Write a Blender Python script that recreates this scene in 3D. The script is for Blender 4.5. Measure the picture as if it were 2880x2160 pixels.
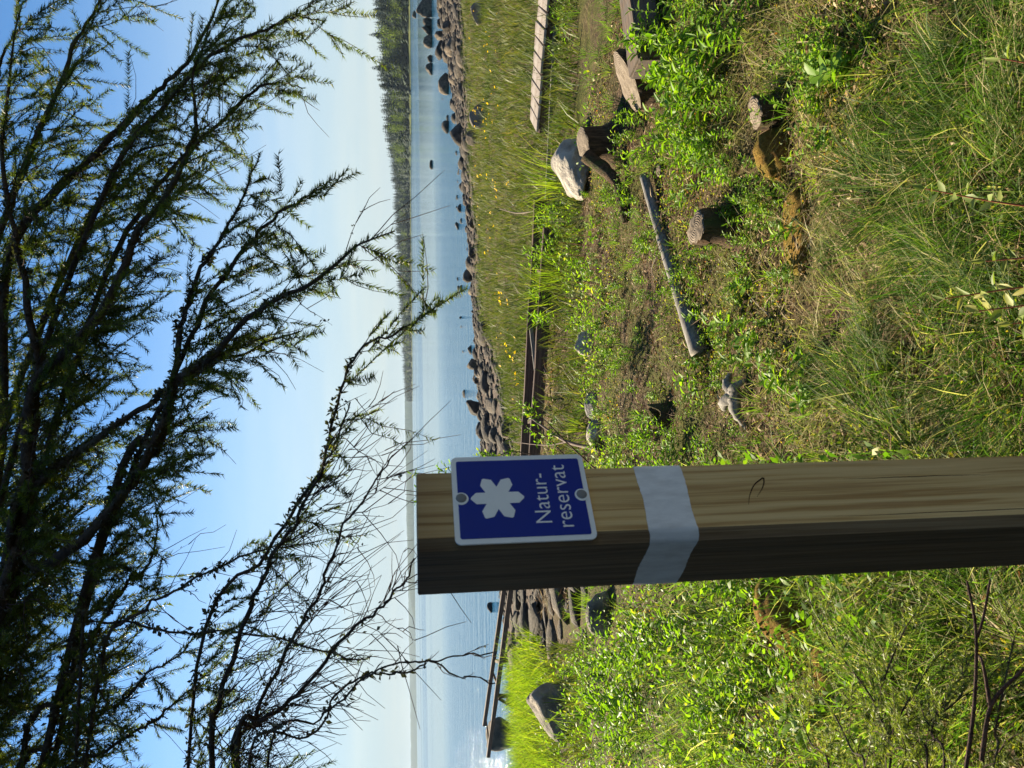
import bpy, math
import numpy as np
from mathutils import Vector, Matrix

# ------------------------------------------------------------------ scene, camera, sky, sun
scene = bpy.context.scene
for o in list(bpy.data.objects):
    bpy.data.objects.remove(o)
C = scene.collection
RNG = np.random.default_rng(11)
scene.render.engine = 'CYCLES'
scene.render.resolution_x, scene.render.resolution_y = 1024, 768
scene.cycles.use_denoising = True
scene.cycles.max_bounces = 6
scene.cycles.transparent_max_bounces = 4
scene.cycles.caustics_reflective = False
scene.cycles.caustics_refractive = False
scene.cycles.sample_clamp_indirect = 6

# camera: a phone held upright, its picture stored lying on its side
EYE = np.array([0.0, 0.0, 1.5])
FPX = 2163.0                       # focal length in pixels of the 2880 x 2160 photograph
PITCH = math.radians(7.45)
ROLL = math.radians(0.85)
R0 = np.array([1.0, 0, 0]); F0 = np.array([0, math.cos(PITCH), -math.sin(PITCH)])
U0 = np.cross(R0, F0)
CR = R0 * math.cos(ROLL) - U0 * math.sin(ROLL)
CU = U0 * math.cos(ROLL) + R0 * math.sin(ROLL)
cam_d = bpy.data.cameras.new('camera')
cam_d.sensor_width = 36.0; cam_d.sensor_fit = 'HORIZONTAL'
cam_d.lens = 36.0 * FPX / 2880.0
cam_d.clip_start = 0.05; cam_d.clip_end = 30000
cam_d.dof.use_dof = True; cam_d.dof.focus_distance = 5.0; cam_d.dof.aperture_fstop = 20
cam = bpy.data.objects.new('camera', cam_d); C.objects.link(cam)
M3 = np.stack([-CU, CR, -F0], axis=1)
cam.matrix_world = Matrix.Translation(Vector(EYE)) @ Matrix([list(r) for r in M3]).to_4x4()
scene.camera = cam

SUN_AZ = math.radians(-41); SUN_EL = math.radians(35)
sunv = np.array([math.sin(SUN_AZ) * math.cos(SUN_EL), math.cos(SUN_AZ) * math.cos(SUN_EL), math.sin(SUN_EL)])
world = bpy.data.worlds.new('World'); scene.world = world; world.use_nodes = True
wn = world.node_tree; wn.nodes.clear()
w_out = wn.nodes.new('ShaderNodeOutputWorld'); w_bg = wn.nodes.new('ShaderNodeBackground')
w_sky = wn.nodes.new('ShaderNodeTexSky'); w_sky.sky_type = 'NISHITA'; w_sky.sun_disc = False
w_sky.sun_elevation = SUN_EL; w_sky.sun_rotation = SUN_AZ
w_sky.air_density = 0.9; w_sky.dust_density = 0.0; w_sky.ozone_density = 1.8
# thin high veil that thickens towards the horizon all round, with faint cirrus streaks in it
w_tc = wn.nodes.new('ShaderNodeTexCoord'); w_map = wn.nodes.new('ShaderNodeMapping'); w_map.inputs['Scale'].default_value = (2.0, 2.0, 15)
w_no = wn.nodes.new('ShaderNodeTexNoise'); w_no.inputs['Scale'].default_value = 2.0; w_no.inputs['Detail'].default_value = 6; w_no.inputs['Distortion'].default_value = 0.7
w_rp = wn.nodes.new('ShaderNodeValToRGB'); w_rp.color_ramp.elements[0].position = .42; w_rp.color_ramp.elements[1].position = .8
w_rp.color_ramp.elements[0].color = (3.5, 4.2, 4.5, 1); w_rp.color_ramp.elements[1].color = (4.15, 4.6, 4.55, 1)
w_sep = wn.nodes.new('ShaderNodeSeparateXYZ')
w_el = wn.nodes.new('ShaderNodeMapRange'); w_el.interpolation_type = 'SMOOTHSTEP'; w_el.inputs['From Min'].default_value = -.02; w_el.inputs['From Max'].default_value = .40
w_el.inputs['To Min'].default_value = .97; w_el.inputs['To Max'].default_value = 0.0
w_mix = wn.nodes.new('ShaderNodeMixRGB'); w_hs = wn.nodes.new('ShaderNodeHueSaturation'); w_hs.inputs['Saturation'].default_value = 1.22
wl = wn.links.new
wl(w_tc.outputs['Generated'], w_map.inputs['Vector']); wl(w_map.outputs['Vector'], w_no.inputs['Vector'])
wl(w_no.outputs['Fac'], w_rp.inputs['Fac']); wl(w_tc.outputs['Generated'], w_sep.inputs['Vector'])
wl(w_sep.outputs['Z'], w_el.inputs['Value']); wl(w_el.outputs['Result'], w_mix.inputs['Fac'])
wl(w_sky.outputs['Color'], w_hs.inputs['Color']); wl(w_hs.outputs['Color'], w_mix.inputs['Color1']); wl(w_rp.outputs['Color'], w_mix.inputs['Color2'])
wl(w_mix.outputs['Color'], w_bg.inputs['Color']); w_bg.inputs['Strength'].default_value = 0.05
wl(w_bg.outputs['Background'], w_out.inputs['Surface'])
sun_d = bpy.data.lights.new('sun', 'SUN'); sun_d.energy = 5.0; sun_d.angle = math.radians(0.53); sun_d.color = (1.0, .86, .62)
sun = bpy.data.objects.new('sun', sun_d); C.objects.link(sun)
sun.rotation_euler = Vector(-sunv).to_track_quat('-Z', 'Y').to_euler()
scene.view_settings.view_transform = 'Standard'; scene.view_settings.look = 'None'
scene.view_settings.gamma = 1.0; scene.view_settings.exposure = 1.76; scene.view_settings.use_curve_mapping = False

# ------------------------------------------------------------------ helpers: tags, meshes, materials
def tag(o, label=None, cat=None, group=None, kind=None):
    if label: o['label'] = label
    if cat: o['category'] = cat
    if group: o['group'] = group
    if kind: o['kind'] = kind
    return o

def empty(name, loc, label, cat, group=None):
    o = bpy.data.objects.new(name, None); C.objects.link(o); o.location = [float(a) for a in loc]
    o.empty_display_size = .1
    return tag(o, label, cat, group)

def mesh(name, V, F, smooth=False, tint=None):
    V = np.ascontiguousarray(V, dtype=np.float32).reshape(-1, 3)
    me = bpy.data.meshes.new(name)
    if isinstance(F, np.ndarray):
        k = F.shape[1]; n = F.shape[0]
        me.vertices.add(len(V)); me.vertices.foreach_set('co', V.ravel())
        me.loops.add(n * k); me.loops.foreach_set('vertex_index', np.ascontiguousarray(F, dtype=np.int32).ravel())
        me.polygons.add(n)
        me.polygons.foreach_set('loop_start', np.arange(0, n * k, k, dtype=np.int32))
        try: me.polygons.foreach_set('loop_total', np.full(n, k, dtype=np.int32))
        except Exception: pass
        me.update(calc_edges=True)
    else:
        me.from_pydata([tuple(v) for v in V.tolist()], [], F); me.update()
    if tint is not None:
        a = me.attributes.new('tint', 'FLOAT', 'POINT'); a.data.foreach_set('value', np.ascontiguousarray(tint, dtype=np.float32))
    if smooth: me.shade_smooth()
    return me

def obj(name, me, mat=None, parent=None, loc=None):
    o = bpy.data.objects.new(name, me); C.objects.link(o)
    if mat is not None and not me.materials: me.materials.append(mat)
    if parent is not None: o.parent = parent
    if loc is not None: o.location = [float(a) for a in loc]
    return o

class NT:
    def __init__(s, name):
        s.m = bpy.data.materials.new(name); s.m.use_nodes = True; s.t = s.m.node_tree; s.t.nodes.clear()
        s.out = s.n('OutputMaterial')
    def n(s, kind, **kw):
        nd = s.t.nodes.new('ShaderNode' + kind)
        for k, v in kw.items(): setattr(nd, k, v)
        return nd
    def l(s, a, b): s.t.links.new(a, b)
    def set(s, sock, v):
        if hasattr(v, 'is_linked') or hasattr(v, 'links'): s.l(v, sock)
        elif isinstance(v, (tuple, list)) and len(v) == 3 and sock.type == 'RGBA': sock.default_value = (*v, 1)
        else: sock.default_value = v
    def coord(s, kind='Object', scale=(1, 1, 1)):
        tc = s.n('TexCoord'); mp = s.n('Mapping'); mp.inputs['Scale'].default_value = scale
        if kind == 'World':
            g = s.n('NewGeometry'); s.l(g.outputs['Position'], mp.inputs['Vector'])
        else: s.l(tc.outputs[kind], mp.inputs['Vector'])
        return mp.outputs['Vector']
    def noise(s, vec, scale=5, detail=4, rough=.6, dist=0):
        nd = s.n('TexNoise'); s.l(vec, nd.inputs['Vector'])
        nd.inputs['Scale'].default_value = scale; nd.inputs['Detail'].default_value = detail
        nd.inputs['Roughness'].default_value = rough; nd.inputs['Distortion'].default_value = dist
        return nd.outputs['Fac']
    def ramp(s, fac, stops):
        r = s.n('ValToRGB'); s.l(fac, r.inputs['Fac']); e = r.color_ramp.elements
        while len(e) < len(stops): e.new(.5)
        for el, (p, c) in zip(e, stops): el.position = p; el.color = (*c, 1) if len(c) == 3 else c
        return r.outputs['Color']
    def mix(s, fac, a, b, mode='MIX'):
        m = s.n('MixRGB', blend_type=mode); s.set(m.inputs['Fac'], fac); s.set(m.inputs['Color1'], a); s.set(m.inputs['Color2'], b)
        return m.outputs['Color']
    def math(s, op, a, b=0.0):
        m = s.n('Math', operation=op); s.set(m.inputs[0], a); s.set(m.inputs[1], b); return m.outputs[0]
    def attr(s, name):
        a = s.n('Attribute', attribute_name=name); return a.outputs['Fac']
    def bump(s, h, strength=.4, dist=.02):
        b = s.n('Bump'); s.l(h, b.inputs['Height']); b.inputs['Strength'].default_value = strength; b.inputs['Distance'].default_value = dist
        return b.outputs['Normal']
    def pbr(s, color, rough=.7, normal=None, spec=.4, **kw):
        p = s.n('BsdfPrincipled'); s.set(p.inputs['Base Color'], color); s.set(p.inputs['Roughness'], rough)
        p.inputs['Specular IOR Level'].default_value = spec
        if normal is not None: s.l(normal, p.inputs['Normal'])
        for k, v in kw.items(): s.set(p.inputs[k], v)
        return p.outputs['BSDF']
    def done(s, shader): s.l(shader, s.out.inputs['Surface']); return s.m

def leafy(name, stops, trans=.45, rough=.45, source='tint', tcol=None, spec=.4):
    t = NT(name)
    if source == 'tint': f = t.attr('tint')
    else:
        oi = t.n('ObjectInfo'); f = oi.outputs['Random']
    col = t.ramp(f, stops)
    p = t.pbr(col, rough + .08, spec=spec * .6)
    tr = t.n('BsdfTranslucent'); tc = t.mix(1.0, col, tcol or (1.75, 1.8, .5), 'MULTIPLY'); t.l(tc, tr.inputs['Color'])
    mx = t.n('MixShader'); mx.inputs['Fac'].default_value = trans
    t.l(p, mx.inputs[1]); t.l(tr.outputs[0], mx.inputs[2])
    return t.done(mx.outputs[0])

# -- materials
M = {}
M['grass'] = leafy('grass_blades', [(0, (.03, .07, .010)), (.35, (.085, .155, .02)), (.62, (.17, .235, .035)), (.8, (.30, .265, .11)), (1, (.46, .385, .23))], .5, tcol=(1.35, 1.6, .62))
M['meadow'] = leafy('meadow_grass', [(0, (.035, .06, .016)), (.4, (.075, .105, .028)), (.75, (.14, .15, .05)), (1, (.28, .23, .12))], .28)
M['sedge'] = leafy('sedge_blades', [(0, (.05, .10, .012)), (.6, (.13, .20, .02)), (1, (.27, .28, .06))], .55)
M['leaf'] = leafy('green_leaf', [(0, (.045, .11, .012)), (.5, (.10, .20, .016)), (.85, (.19, .30, .025)), (1, (.30, .30, .05))], .5, .38)
M['leaf_obj'] = leafy('fresh_leaf', [(0, (.05, .12, .012)), (.6, (.12, .22, .016)), (1, (.22, .33, .03))], .5, .36, 'object')
M['willow'] = leafy('willow_leaf', [(0, (.10, .15, .05)), (.6, (.17, .23, .07)), (1, (.34, .33, .10))], .4, .4)
M['cover'] = leafy('ground_cover_leaf', [(0, (.05, .09, .012)), (.45, (.12, .17, .02)), (.7, (.24, .24, .04)), (.86, (.34, .24, .06)), (1, (.38, .14, .05))], .45, .42)
M['litter'] = leafy('dead_leaf_litter', [(0, (.05, .03, .018)), (.5, (.16, .10, .055)), (.8, (.30, .21, .12)), (1, (.48, .38, .25))], .2, .7, tcol=(1.1, 1, .7))
M['needle'] = leafy('spruce_needle', [(0, (.03, .05, .012)), (.6, (.085, .115, .018)), (1, (.20, .21, .035))], .45, .38, spec=.5)
M['needle_young'] = leafy('young_spruce_needle', [(0, (.09, .13, .03)), (.6, (.20, .25, .055)), (1, (.40, .42, .13))], .35, .35, spec=.5)
M['lichen'] = leafy('tree_lichen', [(0, (.03, .032, .025)), (1, (.14, .15, .11))], .15, .9)
M['flower'] = leafy('yellow_petal', [(0, (.75, .45, .01)), (1, (.9, .62, .02))], .3, .5, 'object')

def bark_mat(name, a, b, c=None, sc=(1, 1, 1)):
    t = NT(name); v = t.coord('World', sc)
    n1 = t.noise(v, 40, 6, .7, .4); n2 = t.noise(v, 9, 3)
    col = t.ramp(n1, [(.3, a), (.7, b)])
    if c: col = t.mix(t.ramp(n2, [(.5, (0, 0, 0)), (.72, (1, 1, 1))]), col, c)
    return t.done(t.pbr(col, .9, t.bump(n1, 1.0, .018), .2))
M['bark'] = bark_mat('spruce_bark', (.022, .016, .012), (.10, .075, .055), (.09, .09, .065))
M['twig'] = bark_mat('bare_twig', (.03, .018, .014), (.12, .075, .06))
M['stump_bark'] = bark_mat('stump_bark', (.015, .010, .007), (.13, .08, .045), (.05, .06, .02), (1.6, 1.6, .25))

def wood_mat(name, dark, light, scale=(60, 60, 3), grey=None, rough=.75):
    t = NT(name); v = t.coord('Object', scale)
    n = t.noise(v, 1.0, 6, .65, .8)
    v2 = t.coord('Object', (5, 5, 1.2)); n2 = t.noise(v2, 1.0, 3)
    col = t.ramp(n, [(.3, dark), (.62, light)])
    if grey: col = t.mix(t.ramp(n2, [(.42, (0, 0, 0)), (.66, (1, 1, 1))]), col, grey)
    return t.done(t.pbr(col, rough, t.bump(n, .5, .004), .25))
M['old_wood'] = wood_mat('weathered_timber', (.09, .07, .055), (.30, .25, .20), grey=(.26, .25, .23))
M['grey_wood'] = wood_mat('grey_pole_wood', (.07, .065, .06), (.25, .23, .205), (3, 70, 70))
M['dark_wood'] = wood_mat('dark_tarred_timber', (.03, .02, .016), (.12, .075, .055), (2, 50, 50))
t = NT('sawn_stump_top'); v = t.coord('Object'); wv_ = t.n('TexWave', wave_type='RINGS', rings_direction='Z'); t.l(v, wv_.inputs['Vector']); wv_.inputs['Scale'].default_value = 28; wv_.inputs['Distortion'].default_value = 3.0; wv_.inputs['Detail'].default_value = 3
nn_ = t.noise(t.coord('Object', (22, 22, 22)), 1, 6, .7); n5 = t.noise(t.coord('Object', (9, 60, 9)), 1, 4)
cc_ = t.ramp(nn_, [(.3, (.09, .07, .05)), (.7, (.26, .215, .165))]); cc_ = t.mix(t.math('MULTIPLY', wv_.outputs['Fac'], .45), cc_, (.09, .065, .045)); cc_ = t.mix(t.ramp(n5, [(.56, (0, 0, 0)), (.66, (.8, .8, .8))]), cc_, (.05, .035, .025))
M['cut_wood'] = t.done(t.pbr(cc_, .85, t.bump(t.math('ADD', nn_, wv_.outputs['Fac']), .5, .006), .2))
M['beam_wood'] = wood_mat('brown_old_timber', (.045, .033, .024), (.16, .115, .08), (3, 50, 50), grey=(.10, .09, .08))
M['deck'] = wood_mat('deck_plank_wood', (.12, .10, .085), (.28, .23, .19), (40, 40, 40), grey=(.30, .265, .235))

def rock_mat(name, a, b, lichen, speck=(.5, .47, .42)):
    t = NT(name); v = t.coord('World', (1, 1, 1)); oi = t.n('ObjectInfo')
    n1 = t.noise(v, 6, 8, .68, .3); n2 = t.noise(v, 45, 4, .7); n3 = t.noise(v, 2.2, 5, .6); n4 = t.noise(v, 4.5, 1, .5)
    col = t.ramp(n1, [(.33, a), (.68, b)])
    col = t.mix(t.ramp(n2, [(.62, (0, 0, 0)), (.72, (.7, .7, .7))]), col, speck)
    col = t.mix(t.ramp(n3, [(.52, (0, 0, 0)), (.66, (.8, .8, .8))]), col, lichen)
    col = t.mix(1.0, col, t.ramp(oi.outputs['Random'], [(0, (.55, .56, .60)), (.6, (1, .96, .9)), (1, (1.7, 1.55, 1.35))]), 'MULTIPLY')
    col = t.mix(1.0, col, t.ramp(n4, [(.3, (.55, .55, .55)), (.7, (1.5, 1.45, 1.4))]), 'MULTIPLY')
    h = t.math('ADD', n1, t.math('MULTIPLY', n2, .35))
    return t.done(t.pbr(col, .85, t.bump(h, .9, .06), .3))
M['rock'] = rock_mat('grey_granite', (.15, .145, .14), (.42, .40, .37), (.20, .20, .16))
M['rock_dark'] = rock_mat('dark_shore_stone', (.026, .024, .022), (.11, .095, .078), (.07, .062, .048), (.3, .24, .19))
M['rock_mid'] = rock_mat('dark_grey_granite', (.06, .06, .06), (.20, .19, .175), (.13, .125, .10))
M['rock_pale'] = rock_mat('pale_slab_stone', (.26, .22, .18), (.46, .39, .31), (.30, .28, .2))

def moss_mat():
    t = NT('dry_orange_moss'); v = t.coord('World'); n = t.noise(v, 60, 6, .75); n2 = t.noise(v, 7, 3)
    col = t.ramp(n, [(.3, (.10, .045, .012)), (.6, (.34, .20, .05)), (.8, (.5, .38, .14))])
    col = t.mix(t.ramp(n2, [(.45, (0, 0, 0)), (.7, (.7, .7, .7))]), col, (.16, .17, .03))
    return t.done(t.pbr(col, .95, t.bump(n, 1.0, .03), .1))
M['moss'] = moss_mat()

# ------------------------------------------------------------------ numeric helpers
_T = np.random.default_rng(5).random((256, 256))
def vnoise(x, y, f=1.0, oct=3):
    x = np.asarray(x, float) * f; y = np.asarray(y, float) * f
    out = 0; amp = 1; tot = 0
    for _ in range(oct):
        xi = np.floor(x).astype(int); yi = np.floor(y).astype(int); fx = x - xi; fy = y - yi
        fx = fx * fx * (3 - 2 * fx); fy = fy * fy * (3 - 2 * fy)
        a = _T[xi % 256, yi % 256]; b = _T[(xi + 1) % 256, yi % 256]; c = _T[xi % 256, (yi + 1) % 256]; d = _T[(xi + 1) % 256, (yi + 1) % 256]
        out = out + amp * ((a * (1 - fx) + b * fx) * (1 - fy) + (c * (1 - fx) + d * fx) * fy); tot += amp
        amp *= .5; x = x * 2.03 + 17.3; y = y * 2.03 + 5.1
    return out / tot

WATER = -0.5
_SX = [-9000, -300, -60, -40, -15, -7, -4.9, -2.7, 0, 8, 24, 45, 120, 400, 9000]
_SY = [-4000, -60, 8, 11, 13.6, 15, 17.6, 21.5, 22.6, 27.9, 48, 72, 120, 190, 1500]
def shore(x): return np.interp(x, _SX, _SY)
def inland(x, y): return (shore(x) - y) * .8
def beach_w(x): return np.interp(x, [-9, -6, -4.6, -3, -1.2, 0.2, 2, 4, 8, 16, 30], [0.8, 1.6, 5.0, 9.0, 8.5, 5.5, 3.2, 3.6, 5.2, 9.0, 14.0])
def ground(x, y):
    x = np.asarray(x, float); y = np.asarray(y, float)
    s = inland(x, y) + (vnoise(x, y, .45, 3) - .5) * 2.2
    z = np.where(s > 0, WATER + .53 * (1 - np.exp(-np.maximum(s, 0) / 7.0)), WATER + np.maximum(s * .07, -2.2))
    near = np.clip((40 - np.hypot(x, y)) / 10, 0, 1) * np.clip(s / 4, 0, 1)
    z = z + near * ((vnoise(x, y, 1.1, 3) - .5) * .16 + (vnoise(x + 9, y, 4.5, 2) - .5) * .045)
    return z

def ray(X, Y):
    return F0 + (X - 1440) / FPX * (-CU) + (-(Y - 1080) / FPX) * CR
def at(X, Y, d):                     # point d metres ahead, seen at photo pixel X, Y
    return EYE + ray(X, Y) * d
def spot(X, Y, z=None):              # point on the ground (or on level z) seen at photo pixel X, Y
    r = ray(X, Y)
    if z is not None: return EYE + r * ((z - EYE[2]) / r[2])
    t = np.linspace(1.0, 80, 6000); P = EYE + t[:, None] * r
    g = ground(P[:, 0], P[:, 1]); k = np.argmax(P[:, 2] < g)
    p = P[k]; p[2] = g[k]; return p
def vh(Y): return 1440 - FPX * math.tan(PITCH) + .0148 * (Y - 1080)

def unit(v): 
    v = np.asarray(v, float); return v / (np.linalg.norm(v, axis=-1, keepdims=True) + 1e-9)

def tube(P, rad, sides=6, cap=True, noise=0.0):
    P = np.asarray(P, float); n = len(P); rad = np.broadcast_to(np.asarray(rad, float), (n,))
    T = unit(np.gradient(P, axis=0))
    ref = np.array([.13, .21, .97]) if abs(T[0][2]) < .9 else np.array([1.0, .1, 0])
    A = unit(np.cross(T, ref)); B = np.cross(T, A)
    a = np.arange(sides) * 2 * math.pi / sides
    rr = rad[:, None] * (1 + noise * (np.random.default_rng(n + sides).random((n, sides)) - .5) * 2)
    V = P[:, None, :] + rr[..., None] * (np.cos(a)[None, :, None] * A[:, None, :] + np.sin(a)[None, :, None] * B[:, None, :])
    V = V.reshape(-1, 3)
    i = np.arange(n - 1)[:, None] * sides; j = np.arange(sides)[None, :]; j2 = (j + 1) % sides
    q = np.stack([i + j, i + j2, i + sides + j2, i + sides + j], -1).reshape(-1, 4)
    F = np.concatenate([q[:, [0, 1, 2]], q[:, [0, 2, 3]]])
    if cap:
        V = np.concatenate([V, P[:1], P[-1:]]); c0, c1 = n * sides, n * sides + 1
        jj = np.arange(sides)
        F = np.concatenate([F, np.stack([(jj + 1) % sides, jj, np.full(sides, c0)], 1), np.stack([(n - 1) * sides + jj, (n - 1) * sides + (jj + 1) % sides, np.full(sides, c1)], 1)])
    return V, F

def tubes3(P, r):                    # many thin tubes of three sides at once: P (n, k, 3), r (n, k)
    n, k, _ = P.shape
    T = unit(np.gradient(P, axis=1)); ref = np.array([.31, .17, .93])
    A = unit(np.cross(T, ref)); B = np.cross(T, A)
    a = np.array([0, 2.094, 4.189])
    V = P[:, :, None, :] + r[:, :, None, None] * (np.cos(a)[:, None] * A[:, :, None, :] + np.sin(a)[:, None] * B[:, :, None, :])
    base = (np.arange(n) * k * 3)[:, None, None]; i = (np.arange(k - 1) * 3)[None, :, None]; j = np.arange(3)[None, None, :]; j2 = (j + 1) % 3
    q = np.stack([base + i + j, base + i + j2, base + i + 3 + j2, base + i + 3 + j], -1).reshape(-1, 4)
    return V.reshape(-1, 3), np.concatenate([q[:, [0, 1, 2]], q[:, [0, 2, 3]]])

def merge(parts):
    Vs, Fs, Ts, o = [], [], [], 0
    for p in parts:
        V, F = p[0], p[1]; Vs.append(V); Fs.append(F + o); o += len(V)
        Ts.append(p[2] if len(p) > 2 else np.zeros(len(V)))
    return np.concatenate(Vs), np.concatenate(Fs), np.concatenate(Ts)

def smooth_path(pts, n=24):          # Catmull-Rom through the given points
    P = np.asarray(pts, float); P = np.concatenate([[2 * P[0] - P[1]], P, [2 * P[-1] - P[-2]]])
    m = len(P) - 3; t = np.linspace(0, m - 1e-6, n); k = t.astype(int); f = (t - k)[:, None]
    a, b, c, d = P[k], P[k + 1], P[k + 2], P[k + 3]
    return .5 * ((2 * b) + (c - a) * f + (2 * a - 5 * b + 4 * c - d) * f ** 2 + (3 * b - a - 3 * c + d) * f ** 3)

def blades(base, h, w, lean, az, bend, tint, seg=3):
    """grass blades: base (n,3), height, width, lean 0..1, azimuth of lean, bend"""
    n = len(base); t = np.linspace(0, 1, seg + 1)
    d = np.stack([np.cos(az), np.sin(az), np.zeros(n)], 1)
    face = RNG.random(n) * 2 * math.pi
    s = np.stack([np.cos(face), np.sin(face), np.zeros(n)], 1)
    V = []
    for k, tk in enumerate(t):
        out = h * (lean * tk + bend * tk * tk); up = h * tk * np.sqrt(np.maximum(.05, 1 - (lean * .8 + bend * tk * .75) ** 2))
        c = base + d * out[:, None] + np.array([0, 0, 1.0]) * up[:, None]
        if k < seg:
            ww = (w * (1 - .75 * tk ** 1.5) * .5)[:, None]
            V += [c - s * ww, c + s * ww]
        else: V.append(c)
    V = np.stack(V, 1); k = 2 * seg + 1
    f = []
    for i in range(seg - 1): f += [(2 * i, 2 * i + 1, 2 * i + 3), (2 * i, 2 * i + 3, 2 * i + 2)]
    f.append((2 * seg - 2, 2 * seg - 1, 2 * seg))
    F = (np.arange(n) * k)[:, None, None] + np.array(f)[None]
    return V.reshape(-1, 3), F.reshape(-1, 3), np.repeat(tint, k)

LEAF_V = np.array([[0, 0, 0], [-.5, .38, .10], [.5, .38, .10], [0, .42, 0], [-.36, .72, .06], [.36, .72, .06], [0, 1, -.10]])
LEAF_F = np.array([[0, 3, 1], [0, 2, 3], [1, 3, 4], [3, 2, 5], [4, 3, 6], [3, 5, 6]])
LEAF4_V = np.array([[0, 0, 0], [-.5, .5, .08], [.5, .5, .08], [0, 1, 0]]); LEAF4_F = np.array([[0, 2, 1], [1, 2, 3]])
def frames(dirs, roll):
    y = unit(dirs); up = np.tile(np.array([0, 0, 1.0]), (len(y), 1)); up[np.abs(y[:, 2]) > .95] = (1, 0, 0)
    x = unit(np.cross(y, up)); z = np.cross(x, y)
    c, s = np.cos(roll)[:, None], np.sin(roll)[:, None]
    x2 = x * c + z * s; z2 = -x * s + z * c
    return x2, y, z2
def leaves(pos, dirs, L, W, tint, roll=None, V0=LEAF_V, F0_=LEAF_F):
    n = len(pos); roll = RNG.normal(0, .5, n) if roll is None else roll
    x, y, z = frames(dirs, roll)
    V = pos[:, None, :] + V0[None, :, 0:1] * W[:, None, None] * x[:, None, :] + V0[None, :, 1:2] * L[:, None, None] * y[:, None, :] + V0[None, :, 2:3] * L[:, None, None] * z[:, None, :]
    F = (np.arange(n) * len(V0))[:, None, None] + F0_[None]
    return V.reshape(-1, 3), F.reshape(-1, 3), np.repeat(tint, len(V0))

def rand_dirs(n, up=.6):
    a = RNG.random(n) * 2 * math.pi; z = RNG.normal(up, .35, n)
    return unit(np.stack([np.cos(a), np.sin(a), z], 1))

_ico = {}
def ico(sub):
    if sub in _ico: return _ico[sub]
    import bmesh
    bm = bmesh.new(); bmesh.ops.create_icosphere(bm, subdivisions=sub, radius=1.0)
    V = np.array([v.co[:] for v in bm.verts]); F = np.array([[v.index for v in f.verts] for f in bm.faces]); bm.free()
    _ico[sub] = (V, F); return V, F
def rock_shape(seed, sx, sy, sz, sub=3, cuts=7, rough=.12, flat=.0):
    g = np.random.default_rng(seed); V, F = ico(sub); V = V.copy()
    for _ in range(cuts):                       # planes that shave the ball into facets
        nrm = unit(g.normal(size=3)); d = g.uniform(.55, .9)
        s = V @ nrm; over = np.maximum(s - d, 0); V = V - over[:, None] * nrm * .92
    ph = g.random(3) * 50
    nz = vnoise(V[:, 0] * 2 + ph[0] + V[:, 2] * 1.3, V[:, 1] * 2 + ph[1] + V[:, 2] * 1.7, 1.3, 3) - .5
    V = V * (1 + rough * 2 * nz)[:, None]
    V[:, 2] = np.where(V[:, 2] < -.45, -.45 + (V[:, 2] + .45) * .3, V[:, 2])
    return V * np.array([sx, sy, sz]), F

def rot_z(V, a):
    c, s = math.cos(a), math.sin(a); R = np.array([[c, -s, 0], [s, c, 0], [0, 0, 1]]); return V @ R.T

# ------------------------------------------------------------------ setting: ground, lake, far shores
def axis(near, far_lo, far_hi):
    lo = -np.geomspace(-near[0] + 3, -far_lo, 14)[::-1]; hi = np.geomspace(near[-1] + 3, far_hi, 16)
    return np.concatenate([lo, near, hi])
gx = axis(np.concatenate([np.arange(-30, -6, .8), np.arange(-6, 6, .12), np.arange(6, 50, .8)]), -9000, 9000)
gy = axis(np.concatenate([np.arange(-12, .6, 1.0), np.arange(.6, 12, .12), np.arange(12, 30, .3), np.arange(30, 90, 1.2)]), -3000, 12000)
GX, GY = np.meshgrid(gx, gy); GZ = ground(GX, GY)
nx_, ny_ = len(gx), len(gy)
idx = np.arange(nx_ * ny_).reshape(ny_, nx_)
GF = np.stack([idx[:-1, :-1], idx[:-1, 1:], idx[1:, 1:], idx[1:, :-1]], -1).reshape(-1, 4)
t = NT('heath_ground'); wv = t.coord('World')
n1 = t.noise(wv, 1.6, 6, .65, .3); n2 = t.noise(wv, 28, 6, .75); n3 = t.noise(wv, .7, 3); n4 = t.noise(wv, 9, 6, .7)
soil = t.ramp(n2, [(.28, (.018, .012, .008)), (.5, (.085, .055, .032)), (.72, (.22, .16, .10))])
moss = t.ramp(n2, [(.3, (.025, .035, .006)), (.7, (.13, .13, .03))])
col = t.mix(t.ramp(n1, [(.42, (0, 0, 0)), (.58, (1, 1, 1))]), soil, moss)
stone = t.ramp(n4, [(.3, (.035, .028, .022)), (.55, (.13, .10, .08)), (.75, (.30, .25, .2))])
col = t.mix(t.attr('tint'), col, stone)
M['ground'] = t.done(t.pbr(col, .95, t.bump(t.math('ADD', n2, n4), .9, .04), .15))
s_ = inland(GX, GY)
beach = np.clip((beach_w(GX) + 1.0 - s_ + (vnoise(GX, GY, .6, 2) - .5) * 3) / 1.6, 0, 1)
g_ob = obj('ground', mesh('ground', np.stack([GX, GY, GZ], -1).reshape(-1, 3), GF, True, beach.ravel()), M['ground'])
tag(g_ob, kind='structure')

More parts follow.
